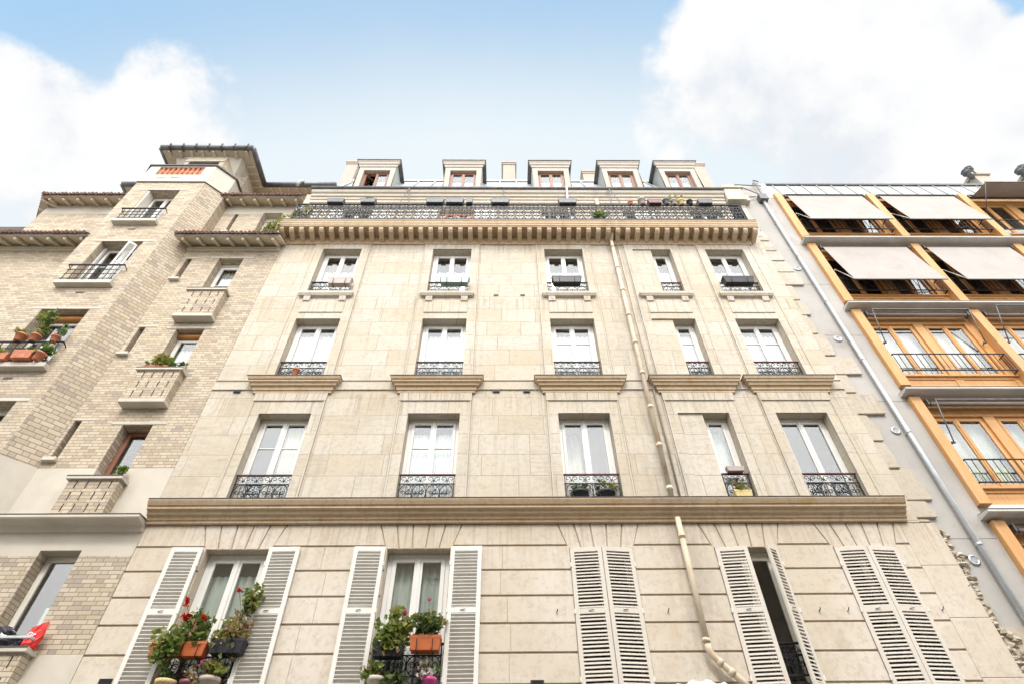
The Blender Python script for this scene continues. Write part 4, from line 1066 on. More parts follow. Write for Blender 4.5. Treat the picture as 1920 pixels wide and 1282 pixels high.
for k, zb_ in enumerate(LZ[:5]):
    zt_ = LZ[k - 1] - .08 if k else 18.72
    for u in range(NU + 1):
        tim = MB().use('wood'); xp = RX0 + u * PIT
        tim.box(xp, xp + .235, RY - .13, RY + .12, zb_ + .235, zt_ - .02)
        tim.build('timber_post', RB, .008)
    for u in range(NU):
        x0 = RX0 + .235 + u * PIT; x1 = RX0 + (u + 1) * PIT
        b_ = MB().use('wood')
        zs0, zs1 = zb_ + .24, zb_ + .66; zw0, zw1 = zb_ + .68, zb_ + 2.47
        b_.box(x0, x1, RY + .1, RY + .16, zs0, zs1 + .02)                        # spandrel
        b_.box(x0 + .0, x1 - .0, RY + .075, RY + .1, zs1 - .07, zs1 + .02).box(x0, x1, RY + .08, RY + .1, zs0, zs0 + .05)
        xm = (x0 + x1) / 2
        for a in (x0, xm - .1, x1 - .12): b_.box(a, a + (.12 if a != xm - .1 else .2), RY + .082, RY + .1, zs0 + .05, zs1 - .07)
        b_.box(x0, x1, RY + .03, RY + .07, zs1 + .0, zs1 + .045)
        b_.box(x0, x1, RY + .08, RY + .2, zw1, zt_ - .002)                          # head
        for a, c_ in ((x0, x0 + .04), (xm - .12, xm + .12), (x1 - .2, x1)): b_.box(a, c_, RY + .085, RY + .2, zs1 + .02, zw1)
        ub = b_.build('timber_bay', RB, .004)
        for a, c_ in ((x0 + .04, xm - .12), (xm + .12, x1 - .2)):
            window(RB, a, c_, zw0, zw1, RY + .13, 2, 'wood', (), fw=.045, sw=.06, mid=.05)
        # guard
        g_ = MB().use('iron'); yy = RY - .1; zr0, zr1 = zb_ + .70, zb_ + 1.22; X0, X1 = x0 + .05, x1 - .06
        for z in (zr0, zr1): g_.box(X0, X1, yy - .012, yy + .012, z, z + .022)
        nb_ = 19
        for q_ in range(nb_ + 1):
            x = X0 + .006 + (X1 - X0 - .012) * q_ / nb_; g_.box(x - .0055, x + .0055, yy - .0055, yy + .0055, zr0, zr1)
        for x in (X0, X1 - .02):
            for z in (zr0, zr1): g_.box(x, x + .02, yy, RY + .1, z, z + .022)
            for q_ in range(2): g_.box(x + .004, x + .016, yy + .06 + q_ * .06, yy + .072 + q_ * .06, zr0, zr1)
        g_.build('railing', RB)
        # awning
        xa, xb = x0 + .12, x1 - .12; zr = zt_ - .16; ya = RY - .06
        pv = zb_ + 1.72
        down = k < 2 and not (k == 0 and u >= 2)
        up_ = k == 0 and u >= 2
        if down: ye, ze = RY - .38, pv - .9
        elif up_: ye, ze = RY - .72, pv + .74
        else: ye, ze = RY - (.26 if u == 0 else .42), pv + (.93 if u == 0 else .9)
        aw = MB().use('flash'); aw.smooth = True; aw.tube([(xa, ya, zr), (xb, ya, zr)], .05, 10); aw.smooth = False
        aw.use('gutter').box(xa - .03, xa, ya - .07, ya + .08, zr - .08, zr + .08).box(xb, xb + .03, ya - .07, ya + .08, zr - .08, zr + .08)
        if k == 0: aw.box(xa, xb, ya - .07, ya + .09, zr + .055, zr + .075)
        aw = aw.build('awning', RB, .004)
        f = MB().use('awning')
        if down or up_:
            a_ = Vector((0, ya - .045, zr - .02)); e_ = Vector((0, ye, ze)); d_ = (e_ - a_); nrm = Vector((0, -d_.z, d_.y)).normalized() * .004
            up_s = []; lo_s = []
            for j in range(9):
                t_ = j / 8; p_ = a_ + d_ * t_ + nrm.normalized() * (.018 * math.sin(3.1416 * t_)); up_s.append((p_.y, p_.z)); lo_s.append((p_.y + nrm.y, p_.z + nrm.z))
            f.prism(up_s + lo_s[::-1], 'x', xa + .05, xb - .05)
            nsm = 3
            for j in range(1, nsm):
                xs_ = xa + .05 + (xb - xa - .1) * j / nsm
                f.prism([(p_[0] - .0015, p_[1] - .003) for p_ in up_s] + [(q_[0] + nrm.y * .5, q_[1] + nrm.z * .5) for q_ in lo_s[::-1]], 'x', xs_ - .012, xs_ + .012)
        else:
            f.use('roll'); f.smooth = True; f.tube([(xa + .05, ya - .03, zr - .05), (xb - .05, ya - .03, zr - .05)], .045, 12)
        f.build('cloth', aw)
        m = MB().use('gutter'); m.box(xa + .03, xb - .03, ye - .014, ye + .014, ze - .014, ze + .014); m.build('front_bar', aw, .004)
        for x in (xa + .05, xb - .05):
            m = MB().use('steel' if down else 'gutter'); m.smooth = True
            m.tube([(x, RY - .02, pv), (x, ye, ze)], .013, 6); m.tube([(x - .03, RY - .0, pv), (x + .03, RY - .0, pv)], .028, 8); m.tube([(x, RY + .09, pv), (x, RY - .02, pv)], .012, 6); m.build('arm', aw)
# white blinds / drapes inside
def rcur(u, k, half, mat, label, z0=.7, z1=2.4, cat='curtain', name='curtain', folds=6):
    x0 = RX0 + .235 + u * PIT; x1 = RX0 + (u + 1) * PIT; xm = (x0 + x1) / 2
    a, c_ = ((x0 + .1, xm - .17), (xm + .17, x1 - .26))[half]
    curtain(a, c_, LZ[k] + z0, LZ[k] + z1, RY + .3, mat, label, False, folds, .015 if folds else 0, name, cat)
rcur(0, 2, 0, 'net', 'white blind in the left timber window under the first rolled up awning', cat='blind', name='blind', folds=0)
rcur(0, 2, 1, 'net', 'white blind in the right timber window under the first rolled up awning', cat='blind', name='blind', folds=0)
rcur(1, 2, 0, 'net', 'white blind in the timber window at the right edge, under the half raised awning bar', cat='blind', name='blind', folds=0)
rcur(0, 3, 0, 'linen', 'grey-green drape behind the left timber window of the lower orange storey')
rcur(0, 3, 1, 'linen', 'grey-green drape behind the right timber window of the lower orange storey')
rcur(0, 3, 0, 'lime', 'low lime green drape behind the railing of the lower orange storey', .7, 1.3)
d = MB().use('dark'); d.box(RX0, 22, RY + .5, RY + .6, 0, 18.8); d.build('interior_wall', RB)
# zinc roof edge
m = MB().use('zinc'); m.prism([(RY - .02, 18.75), (RY + .16, 19.72), (RY + 3, 19.9), (RY + 3, 18.75)], 'x', 8.55, 25)
sa = math.atan2(.97, .18)
x = 9.1
while x < 25:
    m.box(-.012, .012, 0, .98, .0, .035, Matrix.Translation((x, RY - .02, 18.75)) @ Matrix.Rotation(sa, 4, 'X')); x += .5
m.use('gutter').box(8.45, 25, RY + .1, RY + .22, 19.7, 19.79); m.build('roof', RB)
# galvanised downpipe with hopper, and steel bracket
m = MB().use('steel'); m.smooth = True; px = 8.27; py = RY - .1
m.tube([(px, py, 0), (px, py, 18.2)], .05, 14)
for z in (3.6, 6.55, 9.0, 11.1, 13.2, 15.2, 17.0): m.tube([(px, py, z - .03), (px, py, z + .03)], .055, 14); m.box(px - .02, px + .02, py + .03, RY, z - .012, z + .012)
m.smooth = False; m.use('gutter').box(px - .13, px + .13, RY - .22, RY, 18.2, 18.5); m.build('downpipe', RB)
m = MB().use('gutter')
for a, b_ in (((8.3, RY - .15, 18.5), (8.3, RY - .15, 19.5)), ((8.3, RY - .15, 19.5), (8.5, RY - .1, 19.5)), ((7.6, RY - .15, 19.2), (8.3, RY - .15, 18.5)), ((7.6, RY - .15, 19.2), (8.5, RY - .1, 19.2)), ((7.6, RY - .1, 18.45), (8.1, RY - .1, 18.5))): m.tube([a, b_], .018, 6)
m.build('steel_bracket', RB)
for x, z in ((8.10, 14.7), (8.04, 11.87), (8.08, 9.1), (8.07, 6.3)):
    Mx = Matrix.Translation((x, RY - .02, z)) @ Matrix.Rotation(R(90), 4, 'X')
    m = MB().use('steel'); m.smooth = True; m.lathe([(.085, -.01), (.095, .01), (.09, .03), (.065, .035), (.06, .02), (.055, .015)], (0, 0, 0), 20, Mx); m.smooth = False
    m.use('black').lathe([(.05, .016), (.05, .022)], (0, 0, 0), 14, Mx).use('steel')
    for q_ in range(4): m.box(-.05, .05, -.04 + q_ * .024 - .006, -.04 + q_ * .024 + .006, .022, .03, Mx)
    m.build('round_vent', RB)

# chimney stacks behind the right building
def stack(name, x, y, z, hw_, label):
    t_ = thing(name, (x, y, 0), label, 'chimney', 'chimney stacks behind the zinc roof edge')
    m = MB().use('attic'); m.box(x - hw_, x + hw_, y - .3, y + .5, 18.6, z).box(x - hw_ - .08, x + hw_ + .08, y - .38, y + .58, z, z + .16); m.build('shaft', t_, .01)
    for q_ in range(2):
        m = MB().use('gutter'); m.smooth = True
        cx, cz = x - hw_ - .15 + q_ * .22, z + .1 + q_ * .22
        m.lathe([(.1, -.3), (.1, .05), (.17, .07), (.17, .1), (.13, .13), (.13, .2), (.18, .22), (.12, .3), (.03, .34)], (cx, y - .3, cz), 12); m.build('cowl', t_)
stack('chimney_stack', 20.1, 12.0, 24.25, .32, 'pale chimney stack with two dark cowls rising behind the zinc roof edge')
stack('chimney_stack', 22.5, 12.0, 24.4, .32, 'dark cowled chimney stack behind the raised awning at the right edge')

# ================================================================== opposite side of the street (seen in the panes)
OB = thing('opposite_building', (0, -3.2, 0), 'cream rendered building across the street, mirrored in the lower window panes', 'building')
ho = []
for k in range(9):
    for f in range(4): ho.append((-13 + k * 3.1, -11.9 + k * 3.1, 1.2 + f * 3.0, 3.1 + f * 3.0))
m = MB().use('oppo'); m.open = True; m.holes(-16, 16, 0, 12.9, -3.2, ho, .25, P=lambda a, z, d: (a, -3.2 - d, z)); m.build('wall', OB)
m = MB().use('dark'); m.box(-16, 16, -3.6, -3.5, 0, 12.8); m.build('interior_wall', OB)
m = MB().use('trim')
for z in (4.3, 10.2, 12.9): m.box(-16, 16, -3.2, -3.0, z - .12, z + .12)
m.build('string_course', OB)
m = MB().use('zinc'); m.prism([(-3.2, 13.02), (-4.4, 13.9), (-9, 14.1), (-9, 13.02)], 'x', -16, 16); m.build('roof', OB)
for a, c_, z0, z1 in ho: window(OB, a, c_, z0, z1, -3.45, 2, 'white', (.6,), depth=.05) if (z0 > 3 and abs(a) < 9) else None

# ================================================================== POTS, BOXES AND PLANTS
def planter(x0, x1, y0, y1, z, h, mat, label, group=None, hooks=False, tilt=0., soil=True, ribs=True):
    t = .88
    cx, cy = (x0 + x1) / 2, (y0 + y1) / 2; hx, hy = (x1 - x0) / 2, (y1 - y0) / 2
    m = MB().use(mat); n0 = len(m.v)
    def ring(f, zz, g=0.): return [(cx - hx * f + g * 0 - (hx * (1 - f)) * 0, cy - hy * f, zz), (cx + hx * f, cy - hy * f, zz), (cx + hx * f, cy + hy * f, zz), (cx - hx * f, cy + hy * f, zz)]
    rr = [ring(t, z), ring(.965, z + h * .78), ring(1.0, z + h * .78), ring(1.0, z + h), ring(.93, z + h), ring(.90, z + h * .82)]
    for r_ in rr: m.v += r_
    for k in range(len(rr) - 1):
        for q_ in range(4): m.face((n0 + 4 * k + q_, n0 + 4 * k + (q_ + 1) % 4, n0 + 4 * k + 4 + (q_ + 1) % 4, n0 + 4 * k + 4 + q_))
    m.face((n0, n0 + 3, n0 + 2, n0 + 1))
    m.use('soil'); e = 4 * (len(rr) - 1); m.face((n0 + e, n0 + e + 1, n0 + e + 2, n0 + e + 3))
    if ribs:
        m.use(mat)
        for k in (-1, 1): m.box(cx + k * hx * .42 - .008, cx + k * hx * .42 + .008, cy - hy * .98, cy - hy * .93, z + h * .1, z + h * .78)
    o = m.build('planter_box', None, .006)
    tag(o, label, 'planter', group)
    if hooks:
        o['_w'] = tuple(o.location)
        for k in (-.5, .5):
            xx = cx + k * hx; b_ = MB().use('iron'); b_.tube([(xx, y1 + .05, z + h + .06), (xx, y1 + .012, z + h + .05), (xx, y1 + .012, z - .012), (xx, y0 - .012, z - .012), (xx, y0 - .014, z + h * .7)], .007, 5); b_.build('bracket', o)
        # parts keep their own origin in the box
    return o
def pot(x, y, z, r, h, mat, label, group=None, name='flower_pot', tilt=0.):
    m = MB().use(mat); m.smooth = True
    Mx = Matrix.Translation((x, y, z)) @ Matrix.Rotation(R(tilt), 4, 'Y')
    m.lathe([(r * .62, 0), (r * .68, .01), (r * .9, h * .78), (r, h * .79), (r * 1.02, h), (r * .9, h), (r * .86, h * .9), (.01, h * .88)], (0, 0, 0), 18, Mx)
    m.use('soil').lathe([(r * .84, h * .895), (.005, h * .91)], (0, 0, 0), 14, Mx)
    return tag(m.build(name), label, 'flower pot', group)
def plant(x, y, z, rad, n, size, mat, label, stems=5, flowers=(), spread=None, droop=0., cz=None, extra=None, cat='plant', name='potted_plant', lobes=7, group=None, hgt=None):
    t = thing(name, (x, y, z), label, cat, group)
    c = (x, y - .02, z + (rad[2] * .8 if cz is None else cz))
    f = MB().use(mat); f.open = True; f.leaves(c, rad, n, size, droop=droop, lobes=lobes)
    if extra:
        for mt, n2, s2 in extra: f.use(mt); f.leaves(c, (rad[0] * .95, rad[1], rad[2] * .95), n2, s2, droop=droop, lobes=lobes)
    f.build('foliage', t)
    s_ = MB().use('stem')
    for k in range(stems):
        e = Vector((rnd.uniform(-.8, .8) * rad[0], rnd.uniform(-.6, .6) * rad[1], rad[2] * rnd.uniform(.3, 1.)))
        p0 = Vector((x + e.x * .35, y, z)); p2 = Vector(c) + e * .8
        s_.tube([p0, (p0 + p2) / 2 + Vector((e.x * .1, 0, .03)), p2], .005, 4, taper=.5)
    for (fx, fz, mt, r_, n_) in flowers:
        s_.tube([(x + (fx - x) * .4, y, z + .05), ((x + fx) / 2, y - .02, (z + fz) / 2 + .03), (fx, y - .04, fz)], .004, 4)
    s_.build('stem', t)
    for (fx, fz, mt, r_, n_) in flowers:
        b_ = MB().use(mt); b_.open = True; b_.leaves((fx, y - .05, fz), (r_, r_, r_ * .85), n_, r_ * .55, lobes=5, hollow=.6); b_.build('flower', t)
    return t

G1 = 'planter boxes on the long balcony rail'
zr = 17.145; y0_, y1_ = 8.93, 9.1
for k, (a, b_, h, mt, lb) in enumerate(((-5.29, -4.77, .19, 'slate', 'empty slate planter on the long balcony rail, end nearest the brick building'), (-4.30, -3.83, .2, 'slate', 'slate planter holding a small green tuft on the long balcony rail'),
        (-2.35, -1.80, .22, 'slate', 'slate planter above the brown attic door, left of its twin'), (-1.76, -1.21, .22, 'slate', 'slate planter in the middle of three above the brown attic door'),
        (-1.15, -.95, .25, 'slate', 'short square slate planter above the right of the brown attic door'), (-.41, .15, .21, 'slate', 'slate planter with a fringe of dry growth, right of the brown attic door'),
        (1.61, 2.17, .21, 'slate', 'slate planter on the balcony rail beside the white attic pipe'), (4.30, 4.72, .2, 'plum', 'dark brown planter between round pots on the balcony rail'),
        (5.8, 6.24, .2, 'slate', 'slate planter at the end of the balcony rail nearest the grey wall'))):
    planter(a, b_, y0_, y1_, zr, h, mt, lb, G1)
for (x, r, h, mt, lb) in ((3.78, .075, .14, 'terra', 'small terracotta pot on the long balcony rail'), (4.14, .12, .27, 'taupe', 'tall grey-brown pot left of the dark brown planter on the rail'), (4.87, .105, .25, 'slate', 'slate round pot just right of the dark brown planter'),
        (5.1, .1, .22, 'taupe', 'grey-brown pot, second right of the dark brown planter'), (5.32, .1, .23, 'straw', 'weathered tan pot, third right of the dark brown planter'), (5.58, .095, .2, 'black', 'black pot left of the last slate planter on the rail')):
    pot(x, 9.02, zr, r, h, mt, lb, 'round pots on the long balcony rail')
plant(-4.05, 9.02, zr + .17, (.14, .07, .1), 90, .07, 'leafye', 'small bright green tuft in a slate planter on the long balcony rail', 3)
plant(-.15, 9.02, zr + .18, (.24, .06, .04), 40, .05, 'leafbr', 'dry fringe of growth in the slate planter right of the brown door', 3)
plant(5.2, 9.02, zr + .2, (.35, .06, .18), 34, .07, 'leafye', 'thin yellow stems rising from the round pots on the rail', 9, lobes=4)
pot(2.78, 9.17, 16.29, .16, .26, 'black', 'black pot behind the ironwork of the long balcony')
plant(2.78, 9.1, 16.5, (.30, .12, .22), 240, .1, 'leaf', 'bright green bush pushing through the long balcony ironwork', 6, droop=.1)
pot(-5.75, 9.2, 16.29, .14, .22, 'terra', 'terracotta pot behind the ironwork at the brick building end')
plant(-5.85, 9.08, 16.45, (.38, .12, .35), 170, .055, 'leafye', 'light creeper climbing through the long balcony ironwork at its left end', 6, extra=[('white_petal', 60, .05)])
# creeper hanging down to the lower eave
cr = thing('creeper', (-6.35, 9.25, 16.2), 'thin creeper trailing from the long balcony end down over the tiled eave', 'plant')
f = MB().use('leafye'); f.open = True; s_ = MB().use('stem')
for k in range(7):
    pts = []; p = Vector((-6.15 - k * .09, 9.0 + rnd.uniform(-.05, .2), 16.45 - k * .05))
    for j in range(9):
        pts.append(tuple(p)); f.leaves(tuple(p), (.05, .04, .06), 6, .05, lobes=2); p += Vector((rnd.uniform(-.07, .02), rnd.uniform(-.05, .02), -rnd.uniform(.04, .13)))
    s_.tube(pts, .004, 4)
f.build('foliage', cr); s_.build('stem', cr)

# boxes hanging outside the top window guards
GB = 'boxes hanging on the top window guards'
planter(-4.56, -3.94, 9.24, 9.40, 13.62, .25, 'mauve', 'mauve-grey planter box hooked on the top window guard nearest the brick building', GB, True)
planter(-1.68, -.91, 9.22, 9.40, 13.64, .25, 'greenbox', 'pale green planter box with black rim on a top window guard', GB, True)
planter(1.23, 2.01, 9.22, 9.40, 13.66, .25, 'black', 'black planter box with dry stalks on the guard left of the downpipe', GB, True, ribs=False)
planter(5.70, 6.52, 9.22, 9.40, 13.66, .25, 'black', 'black planter box on the top window guard nearest the grey wall', GB, True, ribs=False)
plant(1.4, 9.3, 13.8, (.1, .06, .16), 16, .06, 'leafbr', 'dry straw stalks hanging from the black planter box left of the downpipe', 8, droop=.3, lobes=3)
pot(-4.66, 9.5, 10.6, .075, .2, 'terra', 'small red-brown pot behind a window guard above a wide stone hood')
for x, lb in ((1.42, 'black pot at the left behind the guard above the wide ledge'), (1.92, 'black pot at the right behind the guard above the wide ledge')):
    pot(x, 9.64, 7.44, .17, .26, 'black', lb)
plant(1.42, 9.62, 7.66, (.2, .08, .12), 90, .07, 'leafdk', 'dark leaved plant in the left black pot above the wide ledge', 4)
plant(1.95, 9.6, 7.66, (.22, .1, .16), 90, .07, 'leafye', 'pale green plant in the right black pot above the wide ledge', 4, extra=[('white_petal', 20, .05)])
planter(4.28, 4.62, 9.46, 9.58, 8.07, .1, 'mauve', 'small grey tray on the narrow guard right of the downpipe', ribs=False)
planter(4.24, 4.56, 9.36, 9.48, 7.42, .16, 'straw', 'tan flower box standing on the wide ledge in front of the narrow guard')
plant(4.4, 9.4, 7.56, (.22, .08, .14), 110, .045, 'leafye', 'small mixed flowers in the tan box on the wide ledge', 5, flowers=[(4.25, 7.68, 'pink', .025, 14), (4.33, 7.72, 'red', .025, 14), (4.45, 7.66, 'white_petal', .025, 14), (4.52, 7.6, 'white_petal', .025, 14)])

# window with red geraniums (first column)
for c in CC[:2] + [CC[3]]:
    m = MB().use('trim'); m.sweep([(.0, 4.02), (.12, 4.05), (.14, 4.08), (.14, 4.17), (.0, 4.2)], c - .62, c + .62, 1, 1, Y0); m.build('sill', SB, .004)
planter(-4.84, -4.40, 9.22, 9.42, 4.74, .2, 'orange', 'orange plastic planter with red geraniums on the first shuttered window', None, True)
planter(-4.36, -3.86, 9.22, 9.42, 4.78, .2, 'black', 'black planter with withered growth on the first shuttered window', None, True)
planter(-5.2, -4.88, 9.2, 9.38, 4.74, .18, 'orange', 'planter hidden under the green bush at the first shuttered window')
plant(-4.93, 9.26, 4.9, (.31, .18, .22), 440, .075, 'leaf', 'bushy green trailing plant overhanging the left shutter of the first window', 7, droop=.18, extra=[('leafbr', 60, .07), ('leafye', 120, .08), ('white_petal', 20, .05)], cz=.1)
plant(-4.62, 9.3, 4.92, (.26, .16, .3), 240, .085, 'leaf', 'red flowered geranium in the orange planter of the first shuttered window', 6, extra=[('leafbr', 70, .07)],
      flowers=[(-4.96, 5.52, 'red', .062, 80), (-4.86, 5.29, 'red', .08, 110), (-4.62, 5.29, 'red', .06, 80)], cz=.22)
plant(-4.12, 9.3, 4.96, (.30, .17, .32), 330, .075, 'leafbr', 'withered brown plant in the black planter of the first shuttered window', 7, droop=.2, extra=[('leafye', 90, .07)], cz=.16)
plant(-3.98, 9.32, 5.1, (.16, .1, .30), 120, .08, 'leafye', 'tall yellowing geranium with one red flower beside the right shutter of the first window', 6, flowers=[(-4.2, 5.7, 'red', .05, 50)], cz=.42, extra=[('leafdk', 70, .08)])
pot(-4.86, 9.36, 4.2, .145, .25, 'straw', 'straw coloured round pot at the foot of the first shuttered window')
pot(-4.56, 9.36, 4.2, .1, .25, 'plum', 'plum coloured small pot at the foot of the first shuttered window')
pot(-4.24, 9.36, 4.2, .15, .28, 'taupe', 'taupe pot at the foot of the first shuttered window')
plant(-4.86, 9.36, 4.43, (.13, .08, .12), 60, .07, 'leafdk', 'green shoots in the straw coloured pot', 6, flowers=[(-4.7, 4.8, 'pink', .03, 16)])
plant(-4.52, 9.34, 4.43, (.13, .09, .12), 70, .05, 'leafbr', 'small peach flowered plant in the plum pot', 4, extra=[('white_petal', 30, .045)])
plant(-4.24, 9.36, 4.46, (.2, .1, .12), 90, .1, 'leafye', 'broad leaved plant with violet-pink blooms in the taupe pot', 5, flowers=[(-4.4, 4.66, 'pink', .07, 60), (-4.32, 4.6, 'pink', .06, 40)])
plant(-4.4, 9.34, 4.28, (.11, .08, .12), 60, .05, 'leafbr', 'orange-tan flowering tuft between the plum and taupe pots', 4)
# window with pink geraniums (second column)
planter(-1.96, -1.5, 9.22, 9.42, 4.72, .2, 'black', 'black planter with a yellow-green plant on the second shuttered window', None, True)
planter(-1.42, -.95, 9.22, 9.42, 4.8, .21, 'orange', 'orange plastic planter with variegated geranium on the second shuttered window', None, True)
plant(-1.70, 9.28, 4.9, (.32, .18, .32), 420, .085, 'leafye', 'yellow-green bush with a pink bloom in the black planter, second shuttered window', 7, droop=.2, extra=[('leaf', 120, .08), ('leafbr', 50, .06)], flowers=[(-1.53, 5.33, 'pink', .06, 60)], cz=.2)
plant(-1.16, 9.3, 4.98, (.34, .17, .25), 380, .085, 'leafdk', 'variegated geranium with one pink bloom in the orange planter, second shuttered window', 7, extra=[('leafye', 110, .07), ('leafbr', 60, .06)], flowers=[(-1.18, 5.55, 'pink', .045, 40)], cz=.22)
pot(-1.86, 9.36, 4.2, .13, .27, 'cast', 'cream pot at the foot of the second shuttered window')
pot(-1.08, 9.36, 4.2, .1, .26, 'magenta', 'magenta pot at the foot of the second shuttered window')
plant(-1.92, 9.36, 4.42, (.2, .1, .13), 140, .08, 'leaf', 'green and rust coloured plant in the cream pot', 5, extra=[('leafbr', 60, .05)])
plant(-1.62, 9.36, 4.28, (.18, .1, .14), 110, .1, 'leafdk', 'grey-green spreading plant beside the cream pot', 5)
plant(-1.1, 9.36, 4.44, (.18, .1, .15), 80, .07, 'white_petal', 'pink and white flowering plant in the magenta pot', 4, extra=[('leafdk', 50, .07)])
# white plastic sheet at the lower edge
m = MB().use('sheet'); m.open = True
N_ = 26
for i in range(N_ + 1):
    for j in range(5):
        x = 2.42 + .85 * i / N_; u = i / N_
        m.v.append((x, 9.33 - .05 * j + rnd.uniform(-.012, .012), 4.33 + .06 * math.sin(u * 3.1) + .022 * math.sin(i * .9) - .05 * j + rnd.uniform(-.012, .012)))
for i in range(N_):
    for j in range(4): m.face((i * 5 + j, i * 5 + j + 1, i * 5 + j + 6, i * 5 + j + 5))
o = m.build('plastic_sheet'); sd = o.modifiers.new('thick', 'SOLIDIFY'); sd.thickness = .004
tag(o, 'crumpled white plastic sheet under the foot of the cream downpipe', 'plastic sheet')

# bay window with terracotta pots
GT = 'terracotta pots on the bay window'
rz = 11.065
pot(-10.68, 8.9, rz, .12, .2, 'terra', 'terracotta pot on the bay guard rail, leftmost in view', GT)
pot(-10.36, 8.9, rz, .105, .19, 'terra', 'terracotta pot on the bay guard rail with a yellow-green shrub', GT)
pot(-9.88, 8.88, rz - .04, .095, .17, 'terra', 'terracotta pot with dark grey-green leaves, alone at the right of the bay rail', GT)
planter(-10.42, -9.98, 8.76, 8.93, 10.45, .22, 'terra', 'terracotta trough with grey foliage on the bay window sill', GT)
planter(-10.95, -10.5, 8.78, 8.94, 10.43, .18, 'terra', 'terracotta trough in the left corner of the bay window sill', GT)
pot(-9.9, 8.84, 10.44, .11, .2, 'terra', 'leaning terracotta pot beside the trough on the bay window sill', GT, tilt=14)
plant(-10.72, 8.9, rz + .17, (.16, .1, .1), 70, .08, 'leafye', 'small green plant in the leftmost terracotta pot', 4)
plant(-10.36, 8.92, rz + .17, (.16, .12, .55), 200, .08, 'leafye', 'tall yellow-green shrub rising in front of the bay window', 8, extra=[('leafdk', 110, .07)], cz=.45, lobes=11)
plant(-10.55, 8.95, rz + .5, (.22, .1, .2), 110, .07, 'leafye', 'yellowing spray of leaves against the bay window corner', 6, cz=.35)
plant(-9.84, 8.9, rz + .13, (.13, .1, .28), 110, .06, 'leafdk', 'grey-green upright plant in the lone right pot of the bay rail', 6, cz=.22)
plant(-10.2, 8.84, 10.64, (.25, .08, .1), 120, .05, 'leafdk', 'grey lavender-like tuft in the terracotta trough', 6)
plant(-9.82, 8.84, 10.62, (.2, .1, .14), 130, .08, 'leaf', 'fresh green plant in the leaning terracotta pot', 5)
plant(-10.75, 8.86, 10.58, (.2, .08, .1), 80, .06, 'leafye', 'low plant in the corner terracotta trough', 4)
# pierced brick boxes
planter(-7.96, -7.42, 9.32, 9.44, 10.652, .12, 'terra', 'low terracotta trough on the middle pierced brick box', None, ribs=False)
plant(-7.66, 9.38, 10.76, (.16, .06, .2), 130, .13, 'leafye', 'straw coloured ornamental grass on the middle pierced brick box', 8, extra=[('leafbr', 60, .12)])
plant(-7.36, 9.38, 10.68, (.1, .07, .14), 90, .06, 'leaf', 'green seedling beside the straw coloured grass', 4)
plant(-7.92, 9.36, 10.76, (.06, .05, .06), 30, .05, 'leafdk', 'tiny green sprout at the left of the terracotta trough', 3)
pot(-7.12, 9.4, 10.652, .07, .09, 'cast', 'small pale pot at the right of the middle pierced brick box')
plant(-7.15, 9.38, 10.73, (.14, .06, .08), 50, .06, 'leafdk', 'grey-green sprig in the small pale pot', 3)
pot(-7.18, 9.42, 7.87, .07, .08, 'terra', 'small pot on the lowest pierced brick box with plaster wall')
plant(-7.18, 9.40, 7.95, (.13, .07, .09), 90, .07, 'leaf', 'bright green basil-like plant below the red-brown window', 4)

# red bag and black bin liner on the lower left window box
bag = MB().use('redbag'); bag.open = True; bag.smooth = False
NB, NZ = 16, 7
for j in range(NZ + 1):
    t_ = j / NZ
    for i in range(NB):
        a = 6.2832 * i / NB; sq = 1 / max(abs(math.cos(a)), abs(math.sin(a))) ** .6
        rx = (.10 + .02 * math.sin(t_ * 2.6)) * sq; ry = (.07 * (1 - .75 * t_)) * sq
        bag.v.append((-7.10 + .02 * t_ + rx * math.cos(a) + rnd.uniform(-.012, .012), 9.36 + ry * math.sin(a) + rnd.uniform(-.01, .01), 4.9 + .34 * t_ + .05 * t_ * math.cos(a) + rnd.uniform(-.01, .01)))
for j in range(NZ):
    for i in range(NB): bag.face((j * NB + i, j * NB + (i + 1) % NB, (j + 1) * NB + (i + 1) % NB, (j + 1) * NB + i))
bag.face(tuple(range(NB - 1, -1, -1))); bag.face(tuple(NZ * NB + i for i in range(NB)))
bo = bag.build('plastic_bag'); tag(bo, 'crumpled red plastic bag with white lettering on the lower left window box', 'bag')
fc = bpy.data.curves.new('lettering', 'FONT'); fc.body = 'nt.'; fc.size = .13; fc.extrude = .002
fo = bpy.data.objects.new('tmp', fc); COL.objects.link(fo); bpy.context.view_layer.update()
me = bpy.data.meshes.new_from_object(fo.evaluated_get(bpy.context.evaluated_depsgraph_get())); bpy.data.objects.remove(fo)
lo = bpy.data.objects.new('lettering', me); COL.objects.link(lo); me.materials.append(M['letter']); lo.parent = bo
lo.matrix_local = Matrix.Translation((-.06, -.098, .17)) @ Matrix.Rotation(R(14), 4, 'Z') @ Matrix.Rotation(R(20), 4, 'Y') @ Matrix.Rotation(R(80), 4, 'X')
m = MB().use('bin'); m.open = True
for k in range(7):
    cx, cz, r_ = -7.32 - .07 * k, 4.95 + .03 * math.sin(k * 2) + .12 * (k > 3), .09 + .03 * (k % 3)
    i0 = len(m.v)
    for j in range(6):
        for i in range(10):
            a = 6.2832 * i / 10; b_ = math.pi * j / 5
            rr_ = r_ * rnd.uniform(.75, 1.2); m.v.append((cx + rr_ * 1.4 * math.sin(b_) * math.cos(a), 9.36 + rr_ * .8 * math.sin(b_) * math.sin(a), cz + rr_ * math.cos(b_)))
    for j in range(5):
        for i in range(10): m.face((i0 + j * 10 + i, i0 + j * 10 + (i + 1) % 10, i0 + j * 10 + 10 + (i + 1) % 10, i0 + j * 10 + 10 + i))
o = m.build('bin_liner'); tag(o, 'bunched black bin liner beside the red bag on the lower left window box', 'bin liner')

